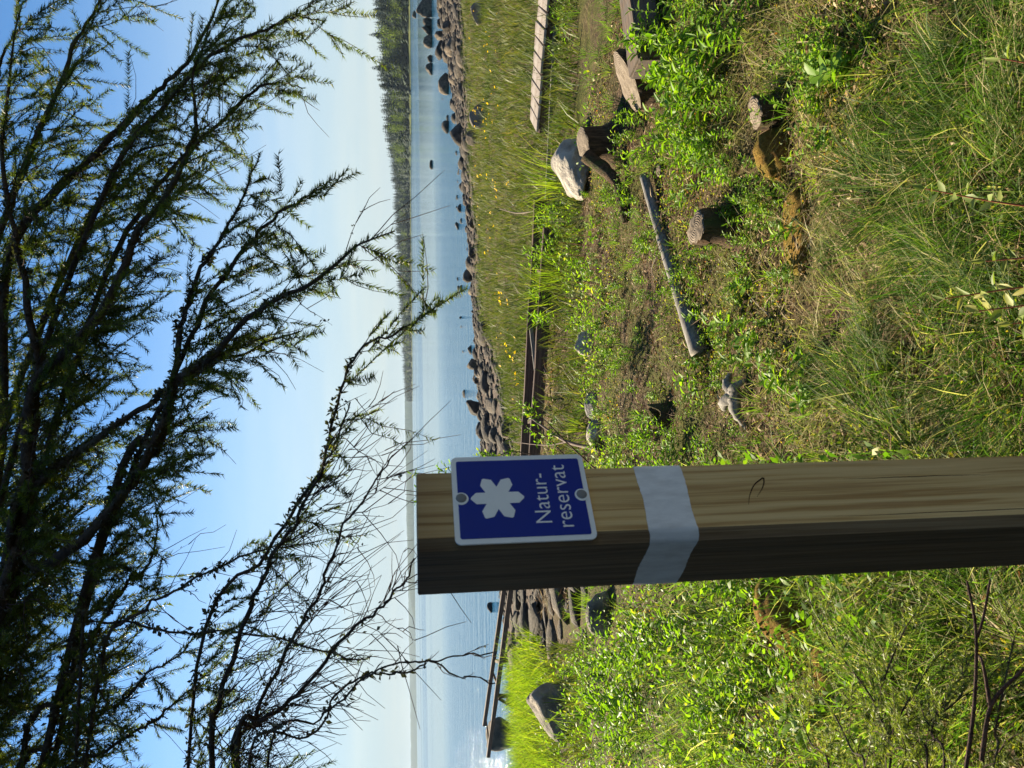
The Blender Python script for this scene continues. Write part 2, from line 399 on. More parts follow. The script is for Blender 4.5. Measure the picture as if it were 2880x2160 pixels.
t = NT('lake_water'); wv = t.coord('World', (1, 1, 1)); wv2 = t.coord('World', (.22, 1.0, 1)); wv3 = t.coord('World', (.0016, .011, 1))
h1 = t.noise(wv2, 1.5, 5, .62, .3); h2 = t.noise(wv, 6.5, 3, .6)
hh = t.math('ADD', h1, t.math('MULTIPLY', h2, .22))
calm = t.ramp(t.noise(wv3, 1.0, 4, .6), [(.40, (.08, .08, .08)), (.56, (1, 1, 1))])
bp = t.n('Bump'); t.l(hh, bp.inputs['Height']); t.l(t.math('MULTIPLY', calm, .56), bp.inputs['Strength']); bp.inputs['Distance'].default_value = .30
M['water'] = t.done(t.pbr((.02, .085, .16), .08, bp.outputs['Normal'], .5, IOR=1.333))
wx = np.concatenate([-np.geomspace(60, 9000, 12)[::-1], np.linspace(-50, 50, 9), np.geomspace(60, 9000, 12)])
wy = np.concatenate([[-3000, -500, -50], np.linspace(0, 60, 7), np.geomspace(75, 12000, 16)])
WX, WY = np.meshgrid(wx, wy); idx = np.arange(WX.size).reshape(WX.shape)
WF = np.stack([idx[:-1, :-1], idx[:-1, 1:], idx[1:, 1:], idx[1:, :-1]], -1).reshape(-1, 4)
tag(obj('lake_water', mesh('lake_water', np.stack([WX, WY, np.full(WX.shape, WATER)], -1).reshape(-1, 3), WF), M['water']), kind='structure')

# forested shore across the water: distance of its water line by direction (x over y)
_DK = [-.02, 0.0, .06, .14, .26, .32, .38, .5, .7, 1.2]
_DD = [1900, 1500, 1180, 900, 760, 530, 450, 385, 330, 290]
def far_front(k): return np.interp(k, _DK, _DD)
t = NT('far_shore_land'); wv = t.coord('World'); n1 = t.noise(wv, .05, 4)
M['far_land'] = t.done(t.pbr(t.ramp(n1, [(.35, (.03, .045, .014)), (.65, (.09, .10, .03))]), .95, None, .1))
ks = np.linspace(-.02, 1.2, 90); fr = far_front(ks)
rows = []
for off, z in ((-2, WATER - .6), (3, WATER + .35), (14, WATER + 1.2), (60, 2.5), (250, 9), (700, 18), (720, -2)):
    d = fr * (1 + off / 500.0) + off * .3
    rows.append(np.stack([ks * d, d, np.full_like(d, z)], 1))
Vr = np.concatenate(rows); idx = np.arange(len(Vr)).reshape(len(rows), -1)
Fr = np.stack([idx[:-1, :-1], idx[:-1, 1:], idx[1:, 1:], idx[1:, :-1]], -1).reshape(-1, 4)
tag(obj('far_shore', mesh('far_shore', Vr, Fr, True), M['far_land']), kind='structure')
def far_z(off): return np.interp(off, [-2, 3, 14, 60, 250, 700], [WATER - .6, WATER + .35, WATER + 1.2, 2.5, 9, 18])

t = NT('distant_wooded_hills'); wv = t.coord('World'); n1 = t.noise(wv, .01, 5)
M['hills'] = t.done(t.pbr(t.ramp(n1, [(.3, (.014, .028, .020)), (.7, (.03, .05, .03))]), .95, None, .05))
def hill_band(name, d0, k0, k1, top, seed, depth):
    g = np.random.default_rng(seed); k = np.linspace(k0, k1, 420); n = len(k)
    prof = top * (.62 + .38 * vnoise(k * 7 + seed, k * 0, 1, 3)) * np.clip((k - k0) / .05, 0, 1) ** .5 * np.clip((k1 - k) / .05, 0, 1) ** .5 + g.random(n) * 4.5
    rows = []
    for f, zf in ((0, 0), (.15, .35), (.5, .8), (1, 1), (1.6, .8), (2.2, -.05)):
        d = d0 + depth * f + 60 * np.sin(k * 9 + seed)
        rows.append(np.stack([k * d, d, WATER - .4 + prof * zf], 1))
    V = np.concatenate(rows); idx = np.arange(len(V)).reshape(6, n)
    F = np.stack([idx[:-1, :-1], idx[:-1, 1:], idx[1:, 1:], idx[1:, :-1]], -1).reshape(-1, 4)
    tag(obj(name, mesh(name, V, F), M['hills']), kind='structure')
hill_band('distant_hills', 3600, -.30, .12, 40, 3, 260)
hill_band('distant_hills', 5200, -1.4, .35, 60, 8, 500)

# trees of that shore: two kinds, built once each in a few shapes
def spruce_crown(seed, H, full):
    g = np.random.default_rng(seed); nl = 26 if full else 12; parts = []
    zs = np.linspace(.06, .97, nl); per = 13 if full else 6
    P, D, L, W, T = [], [], [], [], []
    for z in zs:
        r = H * .27 * (1 - z) ** .7 * g.uniform(.75, 1.15) + .02 * H
        for a in np.arange(per) * 2 * math.pi / per + g.random() * 6:
            P.append((0, 0, z * H)); D.append((math.cos(a), math.sin(a), -.38 + g.normal() * .12)); L.append(r * g.uniform(.7, 1.2)); W.append(r * .75); T.append(np.clip(g.normal(.4, .2), 0, 1))
    V, F, T = leaves(np.array(P), np.array(D), np.array(L), np.array(W), np.array(T), np.array(g.normal(0, .3, len(P))), LEAF4_V, LEAF4_F)
    tv, tf = tube([[0, 0, H * .6], [0, 0, H * 1.02]], [H * .012, .002], 4)
    return merge([(V, F, T), (tv, tf)])
def birch_crown(seed, H, n):
    g = np.random.default_rng(seed); P = []
    lobes = [(g.normal(0, .09, 2), g.uniform(.35, .85)) for _ in range(9)]
    for k in range(n):
        c, zc = lobes[g.integers(9)]; v = g.normal(size=3) * np.array([.085, .085, .1])
        P.append(((c[0] + v[0]) * H, (c[1] + v[1]) * H, np.clip(zc + v[2], .16, 1.02) * H))
    P = np.array(P); D = unit(g.normal(size=(n, 3)) + np.array([0, 0, -.2]))
    return leaves(P, D, g.uniform(.5, 1.1, n) * H * .055, g.uniform(.5, 1.1, n) * H * .05, np.clip(g.normal(.55, .2, n), 0, 1), None, LEAF4_V, LEAF4_F)
M['far_spruce'] = leafy('far_spruce_foliage', [(0, (.007, .018, .012)), (1, (.026, .050, .030))], .05, .6)
M['far_birch'] = leafy('far_birch_foliage', [(0, (.035, .075, .012)), (1, (.15, .19, .03))], .35, .55)
far_defs = []
for sd in range(4): far_defs.append(('spruce_tree', spruce_crown(40 + sd, 1.0, True), M['far_spruce']))
for sd in range(3): far_defs.append(('birch_tree', birch_crown(60 + sd, 1.0, 420), M['far_birch']))
low_defs = [spruce_crown(70 + i, 1.0, False) for i in range(3)]
far_me = [mesh('crown', *d[1][:2], False, d[1][2]) for d in far_defs]
trunk_me = mesh('trunk', *tube([[0, 0, -.03], [0, 0, .35], [0, 0, .75]], [.016, .012, .006], 6))
g = np.random.default_rng(21)
n_named = 0
tree_pos = []
while n_named < 70:
    k = g.uniform(.255, .56) ; off = g.uniform(4, 26) if n_named < 48 else g.uniform(26, 60)
    d = far_front(k) * (1 + off / 500.0) + off * .3
    p = np.array([k * d, d])
    if any(np.hypot(*(p - q)) < 3.2 for q in tree_pos): continue
    tree_pos.append(p)
    birchy = vnoise(k * 30, 3.0, 1, 2) > .47
    v = (4 + int(g.integers(3))) if (birchy and g.random() < .85) else int(g.integers(4))
    H = (g.uniform(10, 16) if v >= 4 else g.uniform(14, 19)) * (1.18 if k > .40 else 1.0)
    nm = far_defs[v][0]
    lab = ('tall dark pointed spruce in the wood across the water' if v < 4 else 'pale green rounded birch along the edge of the wood across the water')
    e = empty(nm, (p[0], p[1], far_z(off) - .1), lab, 'tree', 'spruces of the far wood' if v < 4 else 'birches of the far wood')
    e.scale = (H * g.uniform(.85, 1.1),) * 2 + (H,); e.rotation_euler = (0, 0, g.random() * 6)
    obj('crown', far_me[v], far_defs[v][2], e); obj('trunk', trunk_me, M['bark'], e)
    n_named += 1
def wood_mass(n, k0, k1, off0, off1, defs, h0, h1, seed):
    g = np.random.default_rng(seed); k = g.uniform(k0, k1, n); off = off0 + (off1 - off0) * g.random(n) ** 1.3
    d = far_front(k) * (1 + off / 500.0) + off * .3; H = g.uniform(h0, h1, n); a = g.random(n) * 6.28
    Vs, Fs, Ts, o = [], [], [], 0
    for i, (V, F, T) in enumerate(defs):
        m = np.arange(n) % len(defs) == i; nn = m.sum(); c, s = np.cos(a[m]), np.sin(a[m])
        X = V[None, :, 0] * c[:, None] - V[None, :, 1] * s[:, None]; Y = V[None, :, 0] * s[:, None] + V[None, :, 1] * c[:, None]
        VV = np.stack([X * H[m][:, None] + (k[m] * d[m])[:, None], Y * H[m][:, None] + d[m][:, None], V[None, :, 2] * H[m][:, None] + far_z(off[m])[:, None]], -1)
        FF = (np.arange(nn) * len(V))[:, None, None] + F[None]
        Vs.append(VV.reshape(-1, 3)); Fs.append(FF.reshape(-1, 3) + o); Ts.append(np.tile(T, nn)); o += nn * len(V)
    return np.concatenate(Vs), np.concatenate(Fs), np.concatenate(Ts)
V, F, T = wood_mass(1500, -.02, .6, 6, 190, low_defs, 13.5, 18.5, 5)
tag(obj('forest', mesh('forest', V, F, False, T), M['far_spruce']), 'dense dark conifer wood covering the point across the lake', 'forest', kind='stuff')
bl = [birch_crown(80 + i, 1.0, 90) for i in range(3)]
V, F, T = wood_mass(560, -.02, .6, 3, 60, bl, 8, 13, 6)
tag(obj('forest', mesh('forest', V, F, False, T), M['far_birch']), 'lighter green fringe of broadleaf trees before the far conifer wood', 'forest', kind='stuff')

# ------------------------------------------------------------------ post and sign
DP = .79
tan_c = (628 - 1080) / FPX
A_ = math.radians(42)
corner = np.array([tan_c * DP, DP]) ; PW = .093; PD = .106
ex = np.array([math.cos(A_), math.sin(A_)]); ey = np.array([-math.sin(A_), math.cos(A_)])
pc = corner + ex * PW / 2 + ey * PD / 2
zg = float(ground(pc[0], pc[1])); ZT = 1.4965
def pine(name, stops):
    t = NT(name); v = t.coord('Object', (1, 1, 1)); vg = t.coord('Object', (150, 150, 1.8))
    warp = t.noise(t.coord('Object', (6, 6, 2.0)), 1, 3)
    vm = t.n('VectorMath', operation='ADD'); t.l(vg, vm.inputs[0])
    cx = t.n('CombineXYZ'); t.l(t.math('MULTIPLY', warp, 3.0), cx.inputs[0]); t.l(t.math('MULTIPLY', warp, 2.2), cx.inputs[1]); t.l(cx.outputs[0], vm.inputs[1])
    gr = t.noise(vm.outputs[0], 1.0, 3, .55); fine = t.noise(t.coord('Object', (420, 420, 9)), 1, 3)
    col = t.ramp(gr, stops)
    col = t.mix(.18, col, t.ramp(fine, [(.3, (.12, .08, .04)), (.7, (.5, .4, .25))]))
    sp = t.n('SeparateXYZ'); t.l(t.coord('Object'), sp.inputs[0])
    up = t.n('MapRange'); t.l(t.math('ADD', sp.outputs['Z'], t.math('MULTIPLY', warp, .05)), up.inputs['Value']); up.inputs['From Min'].default_value = 1.40; up.inputs['From Max'].default_value = 1.50
    col = t.mix(t.math('MULTIPLY', up.outputs[0], .85), col, t.mix(1, col, (.42, .40, .42), 'MULTIPLY'))
    return t.done(t.pbr(col, .72, t.bump(t.math('ADD', gr, t.math('MULTIPLY', fine, .5)), .35, .002), .25))
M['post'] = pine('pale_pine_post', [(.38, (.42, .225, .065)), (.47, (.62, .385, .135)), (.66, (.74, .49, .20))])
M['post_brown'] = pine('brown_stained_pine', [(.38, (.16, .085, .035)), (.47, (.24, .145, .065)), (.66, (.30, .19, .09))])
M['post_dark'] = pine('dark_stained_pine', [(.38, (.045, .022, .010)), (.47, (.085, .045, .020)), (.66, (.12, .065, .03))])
import bmesh
def box_mesh(name, sx, sy, z0, z1, bev=.004, seg=3):
    bm = bmesh.new(); bmesh.ops.create_cube(bm, size=1.0)
    for v in bm.verts: v.co = ((v.co.x) * sx, v.co.y * sy, z0 if v.co.z < 0 else z1)
    bmesh.ops.bevel(bm, geom=list(bm.edges), offset=bev, segments=seg, affect='EDGES', profile=.5)
    me = bpy.data.meshes.new(name); bm.to_mesh(me); bm.free(); me.shade_smooth() if False else None
    return me
post = empty('wooden_post', (pc[0], pc[1], zg), 'square pale pine post with a white painted band standing close to the camera', 'post')
post.rotation_euler = (0, 0, A_)
def section(o=0.0):
    c, h, d, r = .0100, PW / 2 + o, PD / 2 + o, .0022
    return [(-h + c, -d), (h - r, -d), (h, -d + r), (h, d - r), (h - r, d), (-h + r, d), (-h, d - r), (-h, -d + c)]
sec_ = section(); k_ = len(sec_); pv_ = []
for zz_, sh_ in ((-.35, 0), (ZT - zg - .0015, 0), (ZT - zg, .0015)):
    pv_ += [(x - math.copysign(sh_, x), y - math.copysign(sh_, y), zz_) for x, y in sec_]
pf_ = [[l * k_ + i, l * k_ + (i + 1) % k_, (l + 1) * k_ + (i + 1) % k_, (l + 1) * k_ + i] for l in range(2) for i in range(k_)] + [list(range(2 * k_, 3 * k_)), list(range(k_))[::-1]]
post_b = obj('timber', mesh('timber', np.array(pv_), pf_), M['post'], post)
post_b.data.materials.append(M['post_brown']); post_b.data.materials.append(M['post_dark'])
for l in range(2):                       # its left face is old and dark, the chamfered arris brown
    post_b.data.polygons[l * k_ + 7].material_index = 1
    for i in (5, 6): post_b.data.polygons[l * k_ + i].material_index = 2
# white band: a thin coat of paint with a hand-painted edge
bz0, bz1 = 1.196 - zg, 1.250 - zg
ring = section(.0006)
ring2 = []
for i in range(len(ring)):
    p, q = np.array(ring[i]), np.array(ring[(i + 1) % len(ring)]); n = max(1, int(np.linalg.norm(q - p) / .004))
    for k in range(n): ring2.append(p + (q - p) * k / n)
ring2 = np.array(ring2); n = len(ring2)
wob = lambda s: (RNG.random(n) - .5) * .0008 + .0010 * np.sin(np.arange(n) * .31 + s)
Vb = np.concatenate([np.c_[ring2, bz0 + wob(0)], np.c_[ring2, bz1 + wob(2)]]); i = np.arange(n); j = (i + 1) % n
Fb = np.stack([i, j, j + n, i + n], 1)
t = NT('white_band_paint'); nn = t.noise(t.coord('Object', (90, 90, 30)), 1, 4)
M['band'] = t.done(t.pbr(t.ramp(nn, [(.3, (.60, .56, .51)), (.6, (.76, .72, .66))]), .6, t.bump(nn, .15, .001), .3))
obj('painted_band', mesh('painted_band', Vb, Fb, False), M['band'], post)
# knot with a dark curved crack on the face below the band
t = NT('dark_knot_crack'); M['knot'] = t.done(t.pbr((.03, .018, .012), .9, None, .1))
kn = []
for pts in ([(-.022, 0, .012), (-.010, 0, .007), (.004, 0, -.003), (.013, 0, -.016)], [(-.012, 0, -.001), (-.002, 0, -.010), (.006, 0, -.015), (.013, 0, -.017)]):
    kp = smooth_path(pts, 16); kn.append(tube(kp + np.array([.012, -PD / 2 + .0002, 1.118 - zg]), np.linspace(.0003, .0011, 16), 5))
kv, kf, _ = merge(kn)
obj('knot', mesh('knot', kv, kf, True), M['knot'], post)

for (px_, z0, z1, sd) in ((-.030, .62, 1.08, 1), (.020, .80, 1.02, 2), (.034, 1.27, 1.44, 3), (-.012, .35, .72, 4)):
    zz = np.linspace(z0, z1, 26); gk = np.random.default_rng(sd); cxp = px_ + np.cumsum(gk.normal(size=26)) * .0004
    V, F = tube(np.stack([cxp, np.full(26, -PD / 2 + .0001), zz - zg], 1), .0006 * np.sin(np.linspace(.05, 3.09, 26)), 4); obj('drying_crack', mesh('drying_crack', V, F), M['knot'], post)
# the sign plate, screwed to the post's broad lit face
SWd, SHt = .1105, .149
sgn = empty('nature_reserve_sign', (0, 0, 0), 'small blue enamel plate with white snow star and reserve lettering screwed to the post', 'sign')
sc_x = .0537 - PW / 2
base2 = corner + ex * (PW / 2 + sc_x) - ey * .0035
sgn.location = (base2[0], base2[1], 1.3835); sgn.rotation_euler = (math.pi / 2, math.radians(0), A_)
def rounded(w, h, r, z0, z1, name):
    P = []
    for cxn, cyn, a0 in ((1, 1, 0), (-1, 1, 90), (-1, -1, 180), (1, -1, 270)):
        for k in range(7):
            a = math.radians(a0 + k * 15); P.append(((w / 2 - r) * cxn + r * math.cos(a), (h / 2 - r) * cyn + r * math.sin(a)))
    n = len(P); V = [(x, y, z0) for x, y in P] + [(x, y, z1) for x, y in P]
    F = [list(range(n))[::-1], list(range(n, 2 * n))] + [[i, (i + 1) % n, n + (i + 1) % n, n + i] for i in range(n)]
    return mesh(name, np.array(V), F)
def plain(name, c, r, spec=.5, **kw):
    t = NT(name); nn = t.noise(t.coord('Object', (40, 40, 40)), 1, 4)
    cc = t.mix(t.ramp(nn, [(.35, (0, 0, 0)), (.8, (.35, .35, .35))]), c, tuple(min(1, a * .75 + .015) for a in c))
    return t.done(t.pbr(cc, r, None, spec, **kw))
M['sign_white'] = plain('sign_white_enamel', (.78, .76, .70), .4)
M['sign_blue'] = plain('sign_blue_enamel', (.003, .022, .22), .45, .2)
M['screw'] = plain('dull_steel_screw', (.20, .19, .17), .7, .3)
plate = obj('plate', rounded(SWd, SHt, .007, -.001, .001, 'plate'), M['sign_white'], sgn)
obj('blue_field', rounded(SWd - .012, SHt - .011, .0025, .0011, .0014, 'blue_field'), M['sign_blue'], sgn)
# snow star: six pointed arms
arm_w, arm_l, tip = .0142, .0288, .0058
pts = []
for k in range(6):
    a = math.pi / 2 - k * math.pi / 3; d = np.array([math.cos(a), math.sin(a)]); s = np.array([-d[1], d[0]])
    inner = arm_w / 2 / math.tan(math.radians(30))
    for q in (d * inner + s * arm_w / 2, d * (arm_l - tip) + s * arm_w / 2, d * arm_l + s * .0010, d * arm_l - s * .0010, d * (arm_l - tip) - s * arm_w / 2):
        pts.append(q)
star_c = np.array([-.0005, .0265]); n = len(pts)
sv = [(*(p + star_c), .0015) for p in pts] + [(*(p + star_c), .0018) for p in pts] + [(*star_c, .0018)]
sf = [[n + i, 2 * n, n + (i + 1) % n] for i in range(n)] + [[i, n + i, n + (i + 1) % n, (i + 1) % n] for i in range(n)]
me = mesh('snow_star', np.array(sv), sf)
obj('snow_star', me, M['sign_white'], sgn)
def lettering(txt, x, y, width, name):
    cu = bpy.data.curves.new(name, 'FONT'); cu.body = txt; cu.size = .02; cu.extrude = 0; cu.offset = -.00012; cu.resolution_u = 5
    tmp = bpy.data.objects.new('tmp', cu); C.objects.link(tmp); bpy.context.view_layer.update()
    dg = bpy.context.evaluated_depsgraph_get(); me = bpy.data.meshes.new_from_object(tmp.evaluated_get(dg)); bpy.data.objects.remove(tmp)
    V = np.array([v.co[:] for v in me.vertices]); w = V[:, 0].max() - V[:, 0].min()
    k = width / w
    for v in me.vertices: v.co = ((v.co.x - V[:, 0].min()) * k - width / 2 + x, v.co.y * k * 1.06 + y, .0017)
    me.name = name; me.materials.clear()
    return obj(name, me, M['sign_white'], sgn)
lettering('Natur-', -.0020, -.0290, .0630, 'lettering')
lettering('reservat', .0005, -.0515, .0800, 'lettering')
def screw(y):
    V, F = ico(3); V = V * np.array([.0058, .0058, .0011]); V = V + np.array([.0008, y, .0017])
    s = obj('screw', mesh('screw', V, F, True), M['screw'], sgn)
    a = np.arange(24) * 2 * math.pi / 24; ringv = np.concatenate([np.c_[np.cos(a) * .0078, np.sin(a) * .0078 + y, np.full(24, .00155)], [[0, y, .00165]]])
    obj('screw_ring', mesh('screw_ring', ringv, np.stack([np.arange(24), (np.arange(24) + 1) % 24, np.full(24, 24)], 1)), M['sign_white'], s)
screw(.0655); screw(-.0660)

# ------------------------------------------------------------------ boardwalk: decked stretch, bare bearers, ruined end over the stones
def beam_mesh(name, p, q, w, h, rise=0.0):
    """squared timber from p to q (top centre line), width w, height h"""
    p, q = np.asarray(p, float), np.asarray(q, float); L = np.linalg.norm(q - p)
    me = box_mesh(name, 1, 1, 0, 1, .003, 1); me2 = bpy.data.meshes.new(name)
    bm = bmesh.new(); bmesh.ops.create_cube(bm, size=1.0)
    for v in bm.verts: v.co = (v.co.x * L, v.co.y * w, v.co.z * h - h / 2)
    bmesh.ops.subdivide_edges(bm, edges=[e for e in bm.edges if abs(e.verts[0].co.x - e.verts[1].co.x) > L * .5], cuts=6, use_grid_fill=True)
    g = np.random.default_rng(int(L * 1000) % 999)
    for v in bm.verts: v.co.y += g.normal() * w * .03; v.co.z += g.normal() * h * .025
    bmesh.ops.bevel(bm, geom=[e for e in bm.edges if len(e.link_faces) == 2 and e.calc_face_angle() > .8], offset=min(w, h) * .08, segments=2, affect='EDGES')
    bm.to_mesh(me2); bm.free(); bpy.data.meshes.remove(me)
    return me2
def beam(name, p, q, w, h, mat, parent):
    p, q = np.asarray(p, float), np.asarray(q, float)
    o = obj(name, beam_mesh(name, p, q, w, h), mat, parent)
    d = unit(q - p); y = unit(np.cross([0, 0, 1.0], d)); z = np.cross(d, y); c = (p + q) / 2
    off = np.array(parent.location) if parent is not None else 0
    mt = Matrix([list(r) for r in np.stack([d, y, z], 1)]).to_4x4(); mt.translation = Vector(c - off)
    o.matrix_local = mt
    return o
ZB = .10
def bw(X, Y, z=ZB): return spot(X, Y, z)
fa = [bw(1568, -420), bw(1536, 0), bw(1508, 378), bw(1499, 560)]       # front edge of the decked stretch
walk = empty('boardwalk', (fa[1][0], fa[1][1], ground(fa[1][0], fa[1][1])), 'low boardwalk of grey cross planks on dark bearers in the meadow', 'boardwalk')
front = smooth_path([fa[0], fa[1], fa[2]], 40)
# arc-length planks
seg = np.linalg.norm(np.diff(front, axis=0), axis=1); al = np.concatenate([[0], np.cumsum(seg)])
pk = np.arange(0, al[-1] - .02, .150)
g = np.random.default_rng(3)
plank_me = [None] * 4
for i in range(4):
    bm = bmesh.new(); bmesh.ops.create_cube(bm, size=1.0)
    for v in bm.verts: v.co = (v.co.x * .136, v.co.y * .56 + g.normal() * .006, v.co.z * .03)
    bmesh.ops.bevel(bm, geom=list(bm.edges), offset=.004, segments=1, affect='EDGES')
    plank_me[i] = bpy.data.meshes.new('plank'); bm.to_mesh(plank_me[i]); bm.free()
W0 = np.array(walk.location)
inner = []
for i, s in enumerate(pk):
    c = np.array([np.interp(s + .075, al, front[:, k]) for k in range(3)])
    c2 = np.array([np.interp(s + .078, al, front[:, k]) for k in range(3)]); d = unit(c2 - c); nrm = unit(np.cross([0, 0, 1], d))
    if nrm[1] < 0: nrm = -nrm
    o = obj('plank', plank_me[i % 4], M['deck'], walk)
    o.location = c + nrm * .27 + np.array([0, 0, g.normal() * .003 - .015]) - W0
    o.rotation_euler = (g.normal() * .01, g.normal() * .012, math.atan2(d[1], d[0]) + g.normal() * .012)
dA = unit(front[-1] - front[0]); nA = unit(np.cross([0, 0, 1], dA)); nA = nA if nA[1] > 0 else -nA
dz = np.array([0, 0, -.033])
end_f = bw(1490, 920)
beam('bearer', fa[0] + nA * .05 + dz, fa[1] + nA * .05 + dz, .05, .11, M['dark_wood'], walk)
beam('bearer', fa[1] + nA * .05 + dz, fa[2] + nA * .05 + dz, .05, .11, M['dark_wood'], walk)
beam('bearer', fa[0] + nA * .45 + dz, fa[2] + nA * .45 + dz, .05, .11, M['dark_wood'], walk)
# kerb rail standing out in front of the deck
rail = empty('fallen_rail', tuple(bw(1545, 300, .02)), 'thin grey rail lying along the front of the decked boardwalk', 'rail')
beam('rail', bw(1556, 70, .0), bw(1531, 600, -.0), .04, .035, M['grey_wood'], rail)
# bare stretch: two dark bearers with nothing on them
bare = empty('stripped_walkway', tuple(bw(1500, 900, -.05)), 'two bare dark bearers of the boardwalk where the planks are gone', 'boardwalk frame')
b0, b2 = bw(1528, 640, .12), bw(1487, 1290, .14)
beam('bearer', b0, b2, .055, .13, M['dark_wood'], bare)
c0, c2 = bw(1503, 560, .14), bw(1463, 1290, .14)
beam('bearer', c0, c2, .055, .13, M['dark_wood'], bare)
for f in (.2, .52, .8):
    beam('cross_tie', b0 + (b2 - b0) * f + np.array([0, 0, -.05]), c0 + (c2 - c0) * (f + .04) + np.array([0, 0, -.06]), .05, .06, M['dark_wood'], bare)
beam('brace', b0 + (b2 - b0) * .62 + np.array([0, .05, -.02]), c0 + (c2 - c0) * .45 + np.array([0, 0, -.02]), .03, .04, M['grey_wood'], bare)
# ruined end on trestles, out over the shore stones
jet = empty('ruined_jetty', tuple(spot(1455, 1900, WATER)), 'skeletal remains of a jetty, two long dark beams on leaning trestle legs', 'jetty')
zt = .13
def atz(X, Y, z): return spot(X, Y, z)
j1a, j1b = atz(1414, 1640, .10), atz(1357, 2040, .16)
j2a, j2b = atz(1432, 1640, .10), atz(1368, 2128, .14)
beam('long_beam', j1a, j1b, .05, .07, M['dark_wood'], jet)
beam('long_beam', j2a, j2b, .05, .075, M['dark_wood'], jet)
def leg(Xt, Yt, zt_, Xb, Yb, w=.06):
    p = atz(Xt, Yt, zt_); dpt = np.linalg.norm((p - EYE)); q = at(Xb, Yb, (p - EYE) @ F0)
    return beam('trestle_leg', p, q, w, w, M['dark_wood'], jet)
leg(1405, 1850, .08, 1500, 1780); leg(1405, 1858, .08, 1475, 1850); leg(1392, 1960, .10, 1450, 1962); leg(1400, 1968, .09, 1440, 1992, .05)
beam('cross_tie', atz(1384, 1856, .08), atz(1402, 1862, .06), .05, .05, M['dark_wood'], jet)
beam('cross_tie', atz(1378, 1880, .05), atz(1400, 1935, .05), .035, .04, M['dark_wood'], jet)
beam('cross_tie', atz(1364, 2020, .10), atz(1376, 2100, .02), .025, .03, M['dark_wood'], jet)

# ------------------------------------------------------------------ stones and boulders
def boulder(box, label, mat='rock_dark', seed=1, z=None, depth=.85, sink=.10, name='boulder', group=None, cat='boulder', sub=4, cuts=8, tilt=0.0, slope=0.0):
    X0, X1, Y0, Y1 = box; Yc = (Y0 + Y1) / 2
    p = spot(X1, Yc, z); d = (p - EYE) @ F0
    w = (Y1 - Y0) * d / FPX; h = (X1 - X0) * d / FPX * 1.04
    V, F = rock_shape(seed, w / 2 * 1.03, w / 2 * depth, h / 1.42, sub, cuts)
    zlo = V[:, 2].min(); V[:, 2] -= zlo
    V[:, 2] *= h * (1 + sink) / V[:, 2].max(); V[:, 2] -= h * sink
    if tilt: V[:, 2] += tilt * V[:, 0] * np.clip(V[:, 2] / h, 0, 1)
    if slope: V[:, 2] *= 1 - slope * np.clip((.25 * w - V[:, 0]) / (.75 * w), 0, 1)
    p = p + np.array([0, w * depth * .42, 0])
    o = obj(name, mesh(name, V, F, True), M[mat]); o.location = p
    return tag(o, label, cat, group)
WL = WATER
